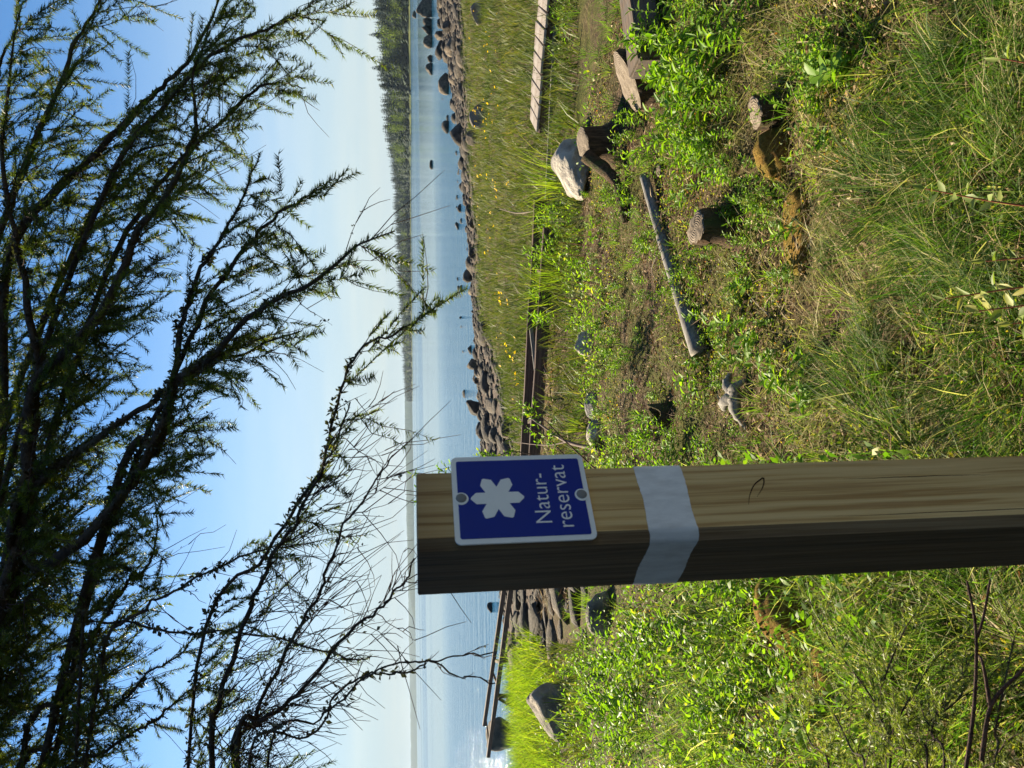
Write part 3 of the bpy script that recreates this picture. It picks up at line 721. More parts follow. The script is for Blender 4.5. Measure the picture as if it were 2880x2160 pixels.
B = [  # (X0, X1, Y0, Y1) in photo pixels, on the water level or ground
 ((1341, 1388, 1176, 1252), 'big dark faceted boulder at the water edge beside the blue sign', WL, 'rock_dark'),
 ((1317, 1352, 1119, 1176), 'dark block shaped boulder standing in the shallows, second from the sign', WL, 'rock_dark'),
 ((1316, 1344, 1005, 1046), 'upright dark boulder behind a rounder one at the shore', WL, 'rock_dark'),
 ((1334, 1362, 1021, 1072), 'rounded dark boulder leaning against an upright one at the shore', WL, 'rock_dark'),
 ((1333, 1352, 1060, 1080), 'small pointed dark stone between two shore boulder groups', WL, 'rock_dark'),
 ((1336, 1366, 900, 976), 'long low brown boulder at the water edge with a lit far end', WL, 'rock_dark'),
 ((1350, 1376, 900, 938), 'short brown boulder in front of the long low one', None, 'rock_dark'),
 ((1313, 1341, 714, 780), 'long smooth dark boulder lying before a taller block in the shallows', WL, 'rock_dark'),
 ((1304, 1337, 752, 794), 'squared dark block behind the long smooth boulder in the shallows', WL, 'rock_dark'),
 ((1312, 1327, 597, 642), 'low flat dark stone standing in the calm water', WL, 'rock_dark'),
 ((1325, 1343, 645, 674), 'round dark stone right at the edge of the shingle', WL, 'rock_dark'),
 ((1267, 1313, 329, 407), 'large dark peaked boulder on the stony beach, tallest there', WL, 'rock_dark'),
 ((1312, 1339, 362, 405), 'small dark rounded boulder at the foot of the peaked one', None, 'rock_dark'),
 ((1242, 1262, 329, 372), 'dark flat topped stone in the water behind the peaked boulder', WL, 'rock_dark'),
 ((1233, 1262, 197, 262), 'long tan and dark whaleback boulder at the water line', WL, 'rock_dark'),
 ((1224, 1248, 107, 160), 'rounded grey boulder with a lit shoulder on the stony beach', WL, 'rock_dark'),
 ((1224, 1246, 82, 112), 'dark boulder touching its rounded neighbour on the beach', WL, 'rock_dark'),
 ((1245, 1269, 52, 88), 'dark round boulder with a pale rim in front of others', None, 'rock_dark'),
 ((1230, 1248, 48, 76), 'blackish boulder behind the pale rimmed one', WL, 'rock_dark'),
 ((1233, 1253, 16, 52), 'dark sloping boulder near the edge of view on the beach', WL, 'rock_dark'),
 ((1173, 1214, -14, 42), 'tall stepped dark boulder at the outer stone spit', WL, 'rock_dark'),
 ((1190, 1214, 48, 70), 'dark upright stone on the outer stone spit', WL, 'rock_dark'),
 ((1189, 1214, 66, 96), 'pale edged stone on the outer spit', WL, 'rock_dark'),
 ((1191, 1215, 92, 132), 'broad dark stone in the middle of the outer spit', WL, 'rock_dark'),
 ((1202, 1215, 150, 172), 'low stone near the end of the outer spit', WL, 'rock_dark'),
 ((1198, 1215, 171, 207), 'rounded brown stone at the tip of the outer spit', WL, 'rock_dark'),
 ((1160, 1170, 26, 50), 'lone small dark rock in open water beyond the spit', WL, 'rock_dark'),
 ((1208, 1215, 448, 474), 'small brown rock alone in the open lake', WL, 'rock_dark'),
 ((1281, 1290, 622, 645), 'small triangular rock in the water off the shingle', WL, 'rock_dark'),
 ((1292, 1298, 888, 898), 'tiny dark rock far out in the water', WL, 'rock_dark'),
 ((1372, 1438, 2030, 2134), 'large dark pointed boulder in the water under the jetty end', WL, 'rock_dark'),
 ((1371, 1384, 1696, 1726), 'small wet dark stone in the water beside the post', WL, 'rock_dark'),
 ((1425, 1448, 1950, 1990), 'dark stone carrying a trestle of the jetty', WL, 'rock_dark'),
 ((1433, 1452, 1900, 1935), 'dark stone behind the sedge near the jetty', WL, 'rock_dark'),
 ((1430, 1450, 1850, 1880), 'low dark stone between jetty legs and sedge', WL, 'rock_dark'),
]
for i, (bx, lab, z, mt) in enumerate(B):
    boulder(bx, lab, mt, 100 + i * 7, z, tilt=[0, .25, -.25][i % 3], sub=3, cuts=[9, 14, 11][i % 3])
boulder((1322, 1368, 277, 366), 'long pale slab lying between beach and meadow', 'rock_pale', 301, None, .5, .2)
boulder((1325, 1360, 0, 64), 'pale tan slab at the edge of the meadow near the beach', 'rock_pale', 302, None, .5, .2)
boulder((1558, 1655, 378, 582), 'big grey granite boulder in the undergrowth behind a stump', 'rock', 303, None, .8, .12, sub=5, cuts=5, slope=.75)
boulder((1490, 1606, 1945, 2104), 'big dark boulder half sunk in the sedge bank', 'rock_mid', 311, None, .8, .15, sub=5, cuts=5, slope=.5)
boulder((1655, 1715, 1655, 1800), 'low grey weathered rock ledge just beyond the post', 'rock_mid', 305, None, .5, .3, sub=4)
boulder((1650, 1682, 1090, 1180), 'half buried blue grey rock beside the sign', 'rock', 306, None, .7, .3)
boulder((1620, 1668, 930, 1000), 'half buried grey rock on the bare litter', 'rock', 307, None, .7, .4)
boulder((1655, 1690, 1180, 1262), 'dark rounded rock close to the sign edge', 'rock', 308, None, .7, .3)
boulder((1664, 1700, 1850, 1930), 'small dark rock among leafy plants beyond the ledge', 'rock', 309, None, .6, .3)
boulder((2640, 2680, 2085, 2150), 'small pale stone under the young spruce', 'rock', 310, None, .7, .2, sub=3)

stone_me = []
for i in range(10):
    V, F = rock_shape(500 + i, .5, .38, .30, 2, 9, .15); V[:, 2] -= V[:, 2].min() + .12
    stone_me.append(mesh('shore_stone', V, F, i % 2 == 0))
g = np.random.default_rng(8)
def scatter_stones(n, k0, k1, s0, s1, sz0, sz1, label, group, mat, seed):
    g = np.random.default_rng(seed); done = 0; pos = []
    while done < n:
        y = g.uniform(8.2, 62); k = g.uniform(k0, k1); x = k * y; s = float(inland(x, y))
        if not (s0 < s < s1 * float(beach_w(x)) / 3.0): continue
        if g.random() > 28.0 / y * 1.0: continue
        r = sz0 * (sz1 / sz0) ** (g.random() ** 1.6) * max(1.0, y / 22) ** .75
        if any((x - a) ** 2 + (y - b) ** 2 < ((r + c) * .36) ** 2 for a, b, c in pos): continue
        pos.append((x, y, r)); z = max(float(ground(x, y)), WATER - .03)
        o = obj('shore_stone', stone_me[g.integers(10)], None, None, (x, y, z - .02 * r))
        if not o.data.materials: o.data.materials.append(M[mat])
        o.scale = (r * g.uniform(.8, 1.3), r * g.uniform(.8, 1.2), r * g.uniform(.6, 1.25)); o.rotation_euler = (g.normal() * .15, g.normal() * .15, g.random() * 6.28)
        tag(o, label, 'stone', group); done += 1
scatter_stones(125, .03, .52, -.6, 3.0, .22, .75, 'brown stone among many lying on the stony lake shore', 'stones of the lake shore', 'rock_dark', 4)
scatter_stones(70, -.24, .03, -.8, 3.0, .22, .8, 'dark stone on the shore beyond the post near the jetty', 'stones near the jetty', 'rock_dark', 5)
scatter_stones(24, -.05, .45, -5.5, -.6, .14, .45, 'dark stone breaking the surface just off the shore', 'stones in the shallows', 'rock_dark', 6)
g = np.random.default_rng(12); pos = []
while len(pos) < 50:
    y = g.uniform(6.9, 13.2); k = g.uniform(-.36, -.235); x = k * y; r = g.uniform(.16, .55) * (y / 10) ** .5
    if any((x - a_) ** 2 + (y - b_) ** 2 < ((r + c_) * .33) ** 2 for a_, b_, c_ in pos): continue
    pos.append((x, y, r)); o = obj('shore_stone', stone_me[g.integers(10)], None, None, (x, y, float(ground(x, y)) + .0))
    o.scale = (r * g.uniform(1.0, 1.6), r * g.uniform(.8, 1.1), r * g.uniform(.55, .95)); o.rotation_euler = (g.normal() * .12, g.normal() * .12, g.normal() * .5)
    tag(o, 'flat dark stone in the stony gap between the post and the sedge', 'stone', 'stones between post and sedge')
# finer shingle between the stones
V0, F0_ = ico(1); n = 16000
y = g.uniform(8, 60, n); k = g.uniform(-.45, .54, n); x = k * y; s = inland(x, y) + (vnoise(x, y, .5, 2) - .5) * 2.0
m = (s > -.5) & (s < beach_w(x) + .8); x, y = x[m], y[m]; n = len(x); r = g.uniform(.03, .13, n) * (y / 24) ** .5
V = V0[None] * np.stack([r * g.uniform(.8, 1.5, n), r, r * .6], 1)[:, None, :] * (1 + .25 * (g.random((n, len(V0), 1)) - .5)) + np.stack([x, y, ground(x, y)], 1)[:, None, :]
F = (np.arange(n) * len(V0))[:, None, None] + F0_[None]
tag(obj('gravel', mesh('gravel', V.reshape(-1, 3), F.reshape(-1, 3)), M['rock_dark']), 'brown shingle filling the gaps between the shore stones', 'gravel', kind='stuff')

# ------------------------------------------------------------------ stumps, logs, timber
def stump(p, r, h, label, seed, flare=1.6, roots=4, tilt=(0, 0), top=None, name='tree_stump', root_dirs=None, mat=None, topz=0.0):
    g = np.random.default_rng(seed); p = np.asarray(p, float) - np.array([0, 0, .02]); e = empty(name, p, label, 'stump')
    S = 28; rows = []; hs = np.array([-.06, 0, .1, .25, .45, .7, .9, 1.0]); a = np.arange(S) * 2 * math.pi / S
    rd = root_dirs if root_dirs is not None else g.random(roots) * 6.28
    bump_ = 1 + .07 * np.sin(a * 3 + g.random() * 6) + .05 * np.sin(a * 7 + g.random() * 6)
    lobes = sum(np.exp(-((np.angle(np.exp(1j * (a - d)))) / .38) ** 2) for d in rd)
    for hz in hs:
        k = max(0, 1 - hz / .55) ** 2.2
        rr = r * (bump_ + .05 * g.normal(size=S) + k * ((flare - 1) * .45 + (flare - 1) * 1.1 * lobes)) * (1 + .03 * g.normal(size=S)) * (1.0 - .05 * hz)
        zz = hz * h + (tilt[0] * np.cos(a) + tilt[1] * np.sin(a)) * r * max(hz, 0)
        rows.append(np.stack([rr * np.cos(a), rr * np.sin(a), zz * np.ones(S)], 1))
    V = np.concatenate(rows); i = np.arange(len(hs) - 1)[:, None] * S; j = np.arange(S)[None]; j2 = (j + 1) % S
    F = np.stack([i + j, i + j2, i + S + j2, i + S + j], -1).reshape(-1, 4)
    obj('bark', mesh('bark', V, F, True), mat or M['stump_bark'], e)
    top_r = rows[-1]; c = top_r.mean(0)
    T = np.concatenate([c + (top_r - c) * 1.0 + np.array([0, 0, .001]), c + (top_r - c) * .93 + np.array([0, 0, .006]), c + (top_r - c) * .5 + g.normal(size=(S, 3)) * .004 * np.array([0, 0, 1]) + np.array([0, 0, .006]), [c + np.array([0, 0, .005])]])
    f = []
    for lv in range(2):
        for q in range(S): f += [(lv * S + q, lv * S + (q + 1) % S, (lv + 1) * S + (q + 1) % S), (lv * S + q, (lv + 1) * S + (q + 1) % S, (lv + 1) * S + q)]
    for q in range(S): f.append((2 * S + q, 2 * S + (q + 1) % S, 3 * S))
    obj('sawn_top', mesh('sawn_top', T, np.array(f)), top or M['cut_wood'], e)
    return e
p = spot(1738, 395); stump(p + np.array([0, .1, 0]), .115, .25, 'dark stump with pale sawn top in front of the grey granite boulder', 1, 1.9, 3, (.25, .1), root_dirs=[3.3, 5.6, .4])
# its long root running down to the litter
rt = smooth_path([p + np.array([-.10, .05, .22]), p + np.array([-.22, -.02, .10]), p + np.array([-.36, -.10, .03]), p + np.array([-.62, -.12, -.02])], 16)
ro = obj('tree_root', mesh('tree_root', *tube(rt, np.linspace(.055, .03, 16), 8, True, .12), True), M['stump_bark']); tag(ro, 'thick brown root running from the stump by the granite boulder', 'root')
p = spot(2072, 632); stump(p + np.array([0, .08, 0]), .085, .185, 'dark round stump near the end of the fallen grey pole', 2, 1.9, 3, (-.1, .1), root_dirs=[.1, 5.9, 3.9])
p = spot(2215, 303); stump(p + np.array([0, .06, 0]), .066, .125, 'small stump with grey sawn top beside an orange moss mound', 3, 1.8, 3, (.2, -.1), root_dirs=[.3, 5.8])
p = spot(1872, 478); stump(p, .04, .06, 'tiny cut stump at the thin end of the fallen pole', 4, 1.5, 2)
# wide old stump carrying the timber
p = spot(1860, 205); stump(p + np.array([0, .16, 0]), .185, .19, 'wide silvery stump with bleached top under the heavy timber', 5, 1.15, 5, (.45, -.15))
q = spot(1866, 205)
tb = empty('heavy_timber', tuple(spot(1870, 100)), 'heavy squared dark timber with a sawn end resting on the silvery stump', 'timber')
pe = at(1783, 195, (q - EYE) @ F0 - .12); ax = unit(np.array([.93, .30, 0.02]))
beam('timber', pe, pe + ax * 2.4, .19, .17, M['beam_wood'], tb)
# fallen pole
pa, pb = spot(1836, 495), spot(2000, 990)
pole = empty('fallen_pole', tuple(pb), 'long grey round pole lying aslant on the moss', 'pole')
path = smooth_path([pa + np.array([0, .02, .05]), pa * .5 + pb * .5 + np.array([0, .03, .055]), pb + np.array([0, .03, .055])], 22) - np.array(pole.location)
obj('shaft', mesh('shaft', *tube(path, np.linspace(.030, .048, 22), 14, True, .03), True), M['grey_wood'], pole)
# hollow bark stump and silvery root
p = spot(1880, 1170)
e = empty('hollow_stump', tuple(p), 'broken hollow bark stub lit on one side, near the post', 'stump')
a = np.arange(22) / 22 * 2 * math.pi; rows = []
for (rr, zz) in ((.085, -.03), (.078, .04), (.072, .10), (.06, .10), (.055, .02)):
    rows.append(np.stack([rr * np.cos(a) * (1 + .1 * np.sin(3 * a)), rr * np.sin(a), zz + (zz > .05) * .03 * np.sin(2 * a + 1) + 0 * a], 1))
V = np.concatenate(rows); i = np.arange(4)[:, None] * 22; j = np.arange(22)[None]; j2 = (j + 1) % 22
obj('bark', mesh('bark', V @ Matrix.Rotation(.5, 3, 'X').to_4x4().to_3x3().__array__().T if False else V, np.stack([i + j, i + j2, i + 22 + j2, i + 22 + j], -1).reshape(-1, 4), True), M['stump_bark'], e)
p = spot(2095, 1110)
e = empty('driftwood', tuple(p), 'twisted silvery piece of old root lying in the grass', 'driftwood')
for k, (dst, rad) in enumerate((((-.16, -.03, .0), .022), ((-.07, .10, .06), .026), ((.10, .09, .03), .020), ((.07, -.06, .02), .016))):
    pp = smooth_path([(0, 0, .05), np.array(dst) * .5 + np.array([0, 0, .05]), np.array(dst)], 12)
    obj('root_arm', mesh('root_arm', *tube(pp, np.linspace(.038, rad * .5, 12), 8, True, .22), True), M['grey_wood'], e)
# mossy mounds
def mound(X, Y, rx, ry, h, label, seed, dx=0, dy=0):
    p = spot(X, Y) + np.array([dx, dy, 0]); V, F = rock_shape(seed, rx, ry, h, 4, 2, .16)
    V[:, 2] = np.maximum(V[:, 2], -.03)
    o = obj('moss_mound', mesh('moss_mound', V, F, True), M['moss'], None, p); return tag(o, label, 'mound')
mound(2200, 430, .12, .09, .12, 'sunlit orange moss mound beside the small grey stump', 701)
mound(2290, 1730, .20, .13, .17, 'orange brown moss hump close behind the post', 702, 0, .12)
mound(2250, 640, .20, .10, .05, 'low tan moss hump running from the stump', 703)
mound(2330, 1960, .26, .10, .06, 'low tan moss ridge under pale sticks', 704)
# sticks
def stick(pts, r0, r1, label, mat='grey_wood', name='stick', cat='stick'):
    P = smooth_path(pts, 18); V, F = tube(P, np.linspace(r0, r1, 18), 6, True, .12)
    return tag(obj(name, mesh(name, V, F, True), M[mat]), label, cat)
def low(X, Y, h=.02): return spot(X, Y) + np.array([0, 0, h])
stick([low(2140, 1898, .06), low(2152, 1950, .05), low(2170, 1985, .03)], .005, .009, 'short white dead stick above the moss ridge', 'cut_wood')
stick([low(2145, 1985, .06), low(2170, 2030, .04), low(2192, 2050, .02)], .005, .010, 'curved white dead stick lower on the moss ridge', 'cut_wood')
stick([low(2150, 1830, .10), low(2190, 1880, .05), low(2215, 1900, .02)], .004, .003, 'thin pale twig leaning on the moss hump behind the post', 'cut_wood')
stick([low(1700, 1265, .02), low(1640, 1240, .16), low(1580, 1190, .24), low(1555, 1165, .30)], .020, .006, 'dark curved bare branch lying beside the sign', 'dark_wood', 'dead_branch', 'branch')
stick([low(1640, 1240, .12), low(1600, 1250, .25), low(1530, 1240, .4)], .008, .003, 'thin forked dead branch next to the sign', 'dark_wood', 'dead_branch', 'branch')
stick([low(1905, 720, .12), low(1880, 760, .10), low(1862, 790, .03)], .004, .003, 'pale bent twig leaning over the fallen pole', 'cut_wood')
stick([low(2085, 790, .02), low(2140, 850, .02), low(2190, 900, .02)], .003, .002, 'thin straight twig on the grass below the pole', 'grey_wood')
stick([low(1545, 590, .1), low(1500, 600, .2), low(1465, 588, .3)], .012, .006, 'bleached bent branch among the tall sedge', 'cut_wood')
stick([low(2270, 700, .03), low(2232, 610, .03), low(2195, 560, .02)], .010, .014, 'half buried root below the round stump', 'stump_bark')

# ------------------------------------------------------------------ vegetation: grass and ground cover
def wedge(n, y0, y1, k0=-.56, k1=.56, seed=1, pw=1.0):
    """random ground points inside the view wedge, denser close by"""
    g = np.random.default_rng(seed); u = g.random(n); y = (y0 ** pw + (y1 ** pw - y0 ** pw) * u) ** (1 / pw)
    k = g.uniform(k0, k1, n); x = k * y; return x, y
def on_ground(x, y, dz=-.01): return np.stack([x, y, ground(x, y) + dz], 1)
def gr_field(n, y0, y1, seed, h0, h1, w0, w1, keep, tintf, lean=(.15, .6), bend=(.1, .6), seg=3, k0=-.56, k1=.56, pw=1.2, clump=0.0):
    g = np.random.default_rng(seed); x, y = wedge(n, y0, y1, k0, k1, seed, pw)
    m = g.random(n) < keep(x, y) * (1 - clump + clump * np.clip((vnoise(x, y, 5.5, 2) - .36) * 5, 0, 1)); x, y = x[m], y[m]; n = len(x)
    h = g.uniform(h0, h1, n) * (.7 + .6 * g.random(n)) * (.6 + .8 * vnoise(x + 50, y, 2.6, 2)); w = g.uniform(w0, w1, n) * np.where(g.random(n) < .12, 2.0, 1.0)
    cl = vnoise(x, y, 2.2, 2) * 16; sp_ = np.where(g.random(n) < .3, 6.28, .9)
    return blades(on_ground(x, y), h, w, g.uniform(*lean, n), cl + (g.random(n) - .5) * sp_, g.uniform(*bend, n), np.clip(tintf(x, y, g), 0, 1), seg)
def patch(x, y, cx, cy, rx, ry): return np.exp(-(((x - cx) / rx) ** 2 + ((y - cy) / ry) ** 2))
p_dk = spot(2700, 950); p_ll = spot(2780, 1000); p_lr = spot(2750, 250); p_md = spot(2400, 980); p_bare = spot(1700, 800); p_bare2 = spot(2150, 620); p_grn = spot(2420, 640)
def lush(x, y):
    v = .95 * patch(x, y, p_ll[0], p_ll[1], .8, .38) + 1.0 * patch(x, y, p_lr[0], p_lr[1], .6, .42) + .5 * patch(x, y, p_md[0], p_md[1], .5, .35) + .5 * patch(x, y, p_grn[0], p_grn[1], .4, .4)
    return np.clip(v, 0, 1)
def bare(x, y): return np.clip(1.0 * patch(x, y, p_bare[0], p_bare[1] - .3, 1.5, 1.1) + .75 * patch(x, y, p_bare2[0], p_bare2[1], .7, .45), 0, 1)
def stony(x, y): return np.exp(-(np.clip(np.abs(x / y + .285) - .055, 0, 9) / .02) ** 2) * np.exp(-(np.clip(np.abs(y - 9.6) - 3.0, 0, 9) / .4) ** 2)
nz = lambda x, y, f=1.3: vnoise(x + 31, y + 7, f, 3)
parts = []
# fine mixed sward close by
parts.append(gr_field(52000, 1.2, 8.5, 31, .03, .085, .0018, .004, lambda x, y: np.clip(.25 + 1.1 * (nz(x, y) - .35) - .8 * bare(x, y), .05, 1), lambda x, y, g: g.normal(.45, .2, len(x)) + .9 * (nz(x, y, .9) - .5) + .25 * (g.random(len(x)) < .25), (.1, .7), (.1, .7)))
# lush long grass; low tint puts its own shade into the colour
parts.append(gr_field(64000, 1.2, 4.0, 32, .07, .20, .0016, .0036, lambda x, y: lush(x, y) ** 1.2 * (1 - .75 * patch(x, y, p_dk[0], p_dk[1], .45, .28)), lambda x, y, g: g.normal(.17, .13, len(x)) + .66 * (g.random(len(x)) < .16) + .5 * (vnoise(x, y, 2.2, 2) - .5), (.1, .75), (.15, .9), clump=1.0))
# straw lying about
parts.append(gr_field(22000, 1.2, 7.0, 33, .08, .22, .0016, .0030, lambda x, y: np.clip(.35 + .6 * lush(x, y) + .3 * bare(x, y), 0, 1) * .8, lambda x, y, g: g.normal(.92, .08, len(x)), (.6, 1.0), (.1, .6)))
# longer blades among the leafy plants past the post
parts.append(gr_field(26000, 1.8, 9.0, 35, .08, .24, .0022, .0050, lambda x, y: np.clip(.1 + 1.4 * (nz(x, y, 1.2) - .38), .03, 1) * (1 - .96 * stony(x, y)), lambda x, y, g: g.normal(.45, .18, len(x)) + .4 * (g.random(len(x)) < .2), (.1, .6), (.1, .8), 3, -.56, -.12, 1.2, .6))
# short tufts, leaning to the light
g = np.random.default_rng(77); tx, ty = wedge(420, 1.4, 8.0, seed=78, pw=1.3)
tm = g.random(420) > bare(tx, ty) * .7; tx, ty = tx[tm], ty[tm]
ti = np.repeat(np.arange(len(tx)), 26); n = len(ti); aa = g.random(n) * 6.28; rr = np.abs(g.normal(0, .03, n))
bx, by = tx[ti] + rr * np.cos(aa), ty[ti] + rr * np.sin(aa)
parts.append(blades(on_ground(bx, by), g.uniform(.07, .18, n) * np.repeat(g.uniform(.6, 1.2, len(tx)), 26), g.uniform(.0024, .0052, n), np.clip(rr * 9, .05, .7), aa + g.normal(0, .4, n), g.uniform(.1, .7, n), np.clip(np.repeat(g.normal(.42, .16, len(tx)), 26) + g.normal(0, .08, n), 0, 1)))
V, F, T = merge(parts)
tag(obj('grass', mesh('grass', V, F, False, T), M['grass']), 'green and straw coloured grass covering the near bank', 'grass', kind='stuff')

# meadow between boardwalk and beach
def strip_bare(x, y): return np.clip(np.exp(-(np.clip(np.abs(x / y - .0) - .10, 0, 9) / .05) ** 2) * np.exp(-(np.clip(np.abs(y - 8.4) - 1.0, 0, 9) / .5) ** 2) + patch(x, y, -2.2, 10.6, 1.6, 1.8), 0, 1)
parts = []
def meadow_keep(x, y):
    s = inland(x, y) + (vnoise(x, y, .5, 2) - .5) * 2.2
    return np.clip((s - beach_w(x)) / 1.5, 0, 1) * np.clip((y - 6.6) / .8, 0, 1) * np.clip(.55 + 1.2 * (vnoise(x, y, .5, 3) - .35), .15, 1) * (1 - .9 * strip_bare(x, y)) * (1 - stony(x, y))
parts.append(gr_field(150000, 6.8, 44, 34, .09, .24, .006, .013, meadow_keep, lambda x, y, g: g.normal(.45, .2, len(x)) + .5 * (vnoise(x, y, .35, 3) - .5), (.05, .5), (.05, .5), 2, -.5, .56, 1.0))
V, F, T = merge(parts)
tag(obj('meadow_grass', mesh('meadow_grass', V, F, False, T), M['meadow']), 'soft green meadow grass between the boardwalk and the stony beach', 'grass', kind='stuff')
# bright sedge on the bank near the jetty
g = np.random.default_rng(41); n = 26000
x = g.uniform(-9.5, -3.2, n); y = g.uniform(7.6, 14.2, n)
s = inland(x, y); m = (s > .5) & (g.random(n) < np.clip(.2 + 1.7 * (vnoise(x, y, .7, 2) - .3), 0, 1)) & (x / y < -.345 + .02 * np.sin(y * 2)) & ((y > 8.6) | (g.random(n) < .3))
x, y = x[m], y[m]; n = len(x)
V, F, T = blades(on_ground(x, y), g.uniform(.22, .48, n), g.uniform(.006, .011, n), g.uniform(.05, .4, n), g.random(n) * 6.28, g.uniform(.1, .6, n), np.clip(g.normal(.5, .22, n), 0, 1))
tag(obj('sedge', mesh('sedge', V, F, False, T), M['sedge']), 'bright yellow green sedge on the bank beside the jetty', 'sedge', kind='stuff')

# ground-hugging leaves (heath plants) and dead leaf litter
def cover(n, seed, y0, y1, keep, L0, L1, zmax, mat, name, label, tm, ts, flat=.6, wr=.45, k0=-.56, k1=.56):
    g = np.random.default_rng(seed); x, y = wedge(n, y0, y1, k0, k1, seed, 1.2); m = g.random(n) < keep(x, y); x, y = x[m], y[m]; n = len(x)
    L = g.uniform(L0, L1, n) * (.55 + .9 * vnoise(x + 7, y + 3, 2.4, 2)); pos = on_ground(x, y, 0) + np.array([0, 0, 1]) * (g.random(n) ** 1.5 * zmax)[:, None]
    a = g.random(n) * 6.28; d = unit(np.stack([np.cos(a), np.sin(a), g.normal(.3, flat, n)], 1))
    tint = np.clip(g.normal(tm, ts, n) + .5 * (vnoise(x, y, 1.6, 2) - .5), 0, 1)
    V, F, T = leaves(pos, d, L, L * wr, tint, g.normal(0, .8, n), LEAF4_V, LEAF4_F)
    return tag(obj(name, mesh(name, V, F, False, T), mat), label, 'undergrowth', kind='stuff')
cover(120000, 51, 1.2, 9.0, lambda x, y: np.clip(.30 + 1.5 * (nz(x + 3, y, 1.0) - .42) - .3 * bare(x, y) - .5 * lush(x, y), .06, 1), .009, .022, .06, M['cover'], 'undergrowth', 'low leafy heath plants carpeting the near bank', .48, .22)
cover(95000, 52, 1.2, 10.0, lambda x, y: np.clip(.30 + .9 * bare(x, y), 0, 1), .008, .034, .03, M['litter'], 'litter', 'brown dead leaves and twigs on the ground', .5, .25, .25, .35)
cover(27000, 53, 2.0, 12.0, lambda x, y: np.clip(.3 + 2.4 * (vnoise(x, y, 3.2, 2) - .42), .03, 1) * (1 - .97 * stony(x, y)), .014, .050, .24, M['leaf'], 'undergrowth', 'leafy green plants covering the bank left of the post', .55, .2, .6, .42, -.56, -.10)
cover(20000, 54, 6.0, 11.0, lambda x, y: np.clip(1.8 * (nz(x, y, .9) - .46), 0, 1) * (1 - stony(x, y)) * (1 - .9 * strip_bare(x, y)), .025, .05, .16, M['leaf'], 'undergrowth', 'leafy weeds growing along the boardwalk', .6, .2, .6, .4, -.2, .56)
cover(9000, 56, 1.6, 9.0, lambda x, y: np.clip(.25 + .9 * bare(x, y), 0, 1), .04, .14, .03, M['litter'], 'litter', 'thin dry twigs and stalks scattered on the bare ground', .6, .25, .15, .035)
# dark stones and sticks of drift litter under the bare bearers
cover(9000, 55, 7.5, 12.5, lambda x, y: patch(x, y, -1.2, 9.6, 1.8, 2.0), .05, .16, .05, M['litter'], 'litter', 'drift of dead twigs and reed under the bare boardwalk bearers', .55, .3, .15, .06, -.3, .2)

# ------------------------------------------------------------------ single plants
def shoot(h, n_leaf, L, W, seed, lean=.15, opposite=True, start=.25):
    """stem path and leaf attachment of one upright leafy shoot"""
    g = np.random.default_rng(seed); a = g.random() * 6.28
    P = smooth_path([(0, 0, 0), (lean * h * .4 * math.cos(a), lean * h * .4 * math.sin(a), h * .5), (lean * h * math.cos(a), lean * h * math.sin(a), h)], 9)
    ts = np.linspace(start, 1.0, n_leaf); pos = np.stack([np.interp(ts * 8, np.arange(9), P[:, k]) for k in range(3)], 1)
    az = np.arange(n_leaf) * (2.4 if not opposite else math.pi) + (np.arange(n_leaf) // 2 % 2) * (math.pi / 2 if opposite else 0) + g.normal(0, .25, n_leaf)
    el = g.uniform(.15, .6, n_leaf) + .6 * (ts > .9)
    d = np.stack([np.cos(az), np.sin(az), el], 1)
    sz = (1 - .45 * np.abs(ts - .6)) * g.uniform(.75, 1.15, n_leaf)
    return P, pos, d, L * sz, W * sz
def plant_variant(seed, shoots, h, n_leaf, L, W, spread):
    g = np.random.default_rng(seed); st, lf = [], []
    for k in range(shoots):
        P, pos, d, LL, WW = shoot(h * g.uniform(.6, 1.1), n_leaf, L, W, seed * 31 + k, .35)
        b = np.array([g.normal() * spread, g.normal() * spread, 0]); P = P + b; pos = pos + b
        st.append(tube(P, np.linspace(.0022, .001, 9), 4, False)); lf.append(leaves(pos, d, LL, WW, np.clip(g.normal(.55, .2, n_leaf), 0, 1), g.normal(0, .35, n_leaf)))
    sv = merge(st); lv = merge(lf)
    return mesh('stem', sv[0], sv[1]), mesh('foliage', lv[0], lv[1], False, lv[2])
t = NT('green_stem'); M['stem'] = t.done(t.pbr((.14, .15, .04), .6, None, .3))
t = NT('red_stem'); M['red_stem'] = t.done(t.pbr((.20, .06, .04), .6, None, .3))
leafy_v = [plant_variant(900 + i, 3 + i % 3, .20, 13, .045 + .008 * (i % 3), .013 + .004 * (i % 3), .05) for i in range(6)]
low_v = [plant_variant(920 + i, 6, .11, 14, .026, .012, .05) for i in range(4)]
broad_v = [plant_variant(940 + i, 3, .16, 8, .065, .032, .03) for i in range(3)]
def put_plants(pts, variants, name, label, group, s0, s1, seed, mat='leaf'):
    g = np.random.default_rng(seed)
    for (X, Y) in pts:
        p = spot(X, Y); s, f = variants[g.integers(len(variants))]
        e = empty(name, p, label, 'plant', group); k = g.uniform(s0, s1); e.scale = (k, k, k * g.uniform(.85, 1.2)); e.rotation_euler = (0, 0, g.random() * 6.28)
        so = obj('stems', s, M['stem'], e); so['kind'] = 'stuff'; fo = obj('foliage', f, M[mat], e); fo['kind'] = 'stuff'
def cloud(cx, cy, sx, sy, n, seed):
    g = np.random.default_rng(seed); return [(g.normal(cx, sx), g.normal(cy, sy)) for _ in range(n)]
put_plants(cloud(1975, 160, 75, 120, 30, 1), leafy_v, 'leafy_plant', 'glossy narrow leaved herb in the dense clump below the heavy timber', 'herbs below the timber', .7, 1.45, 1)
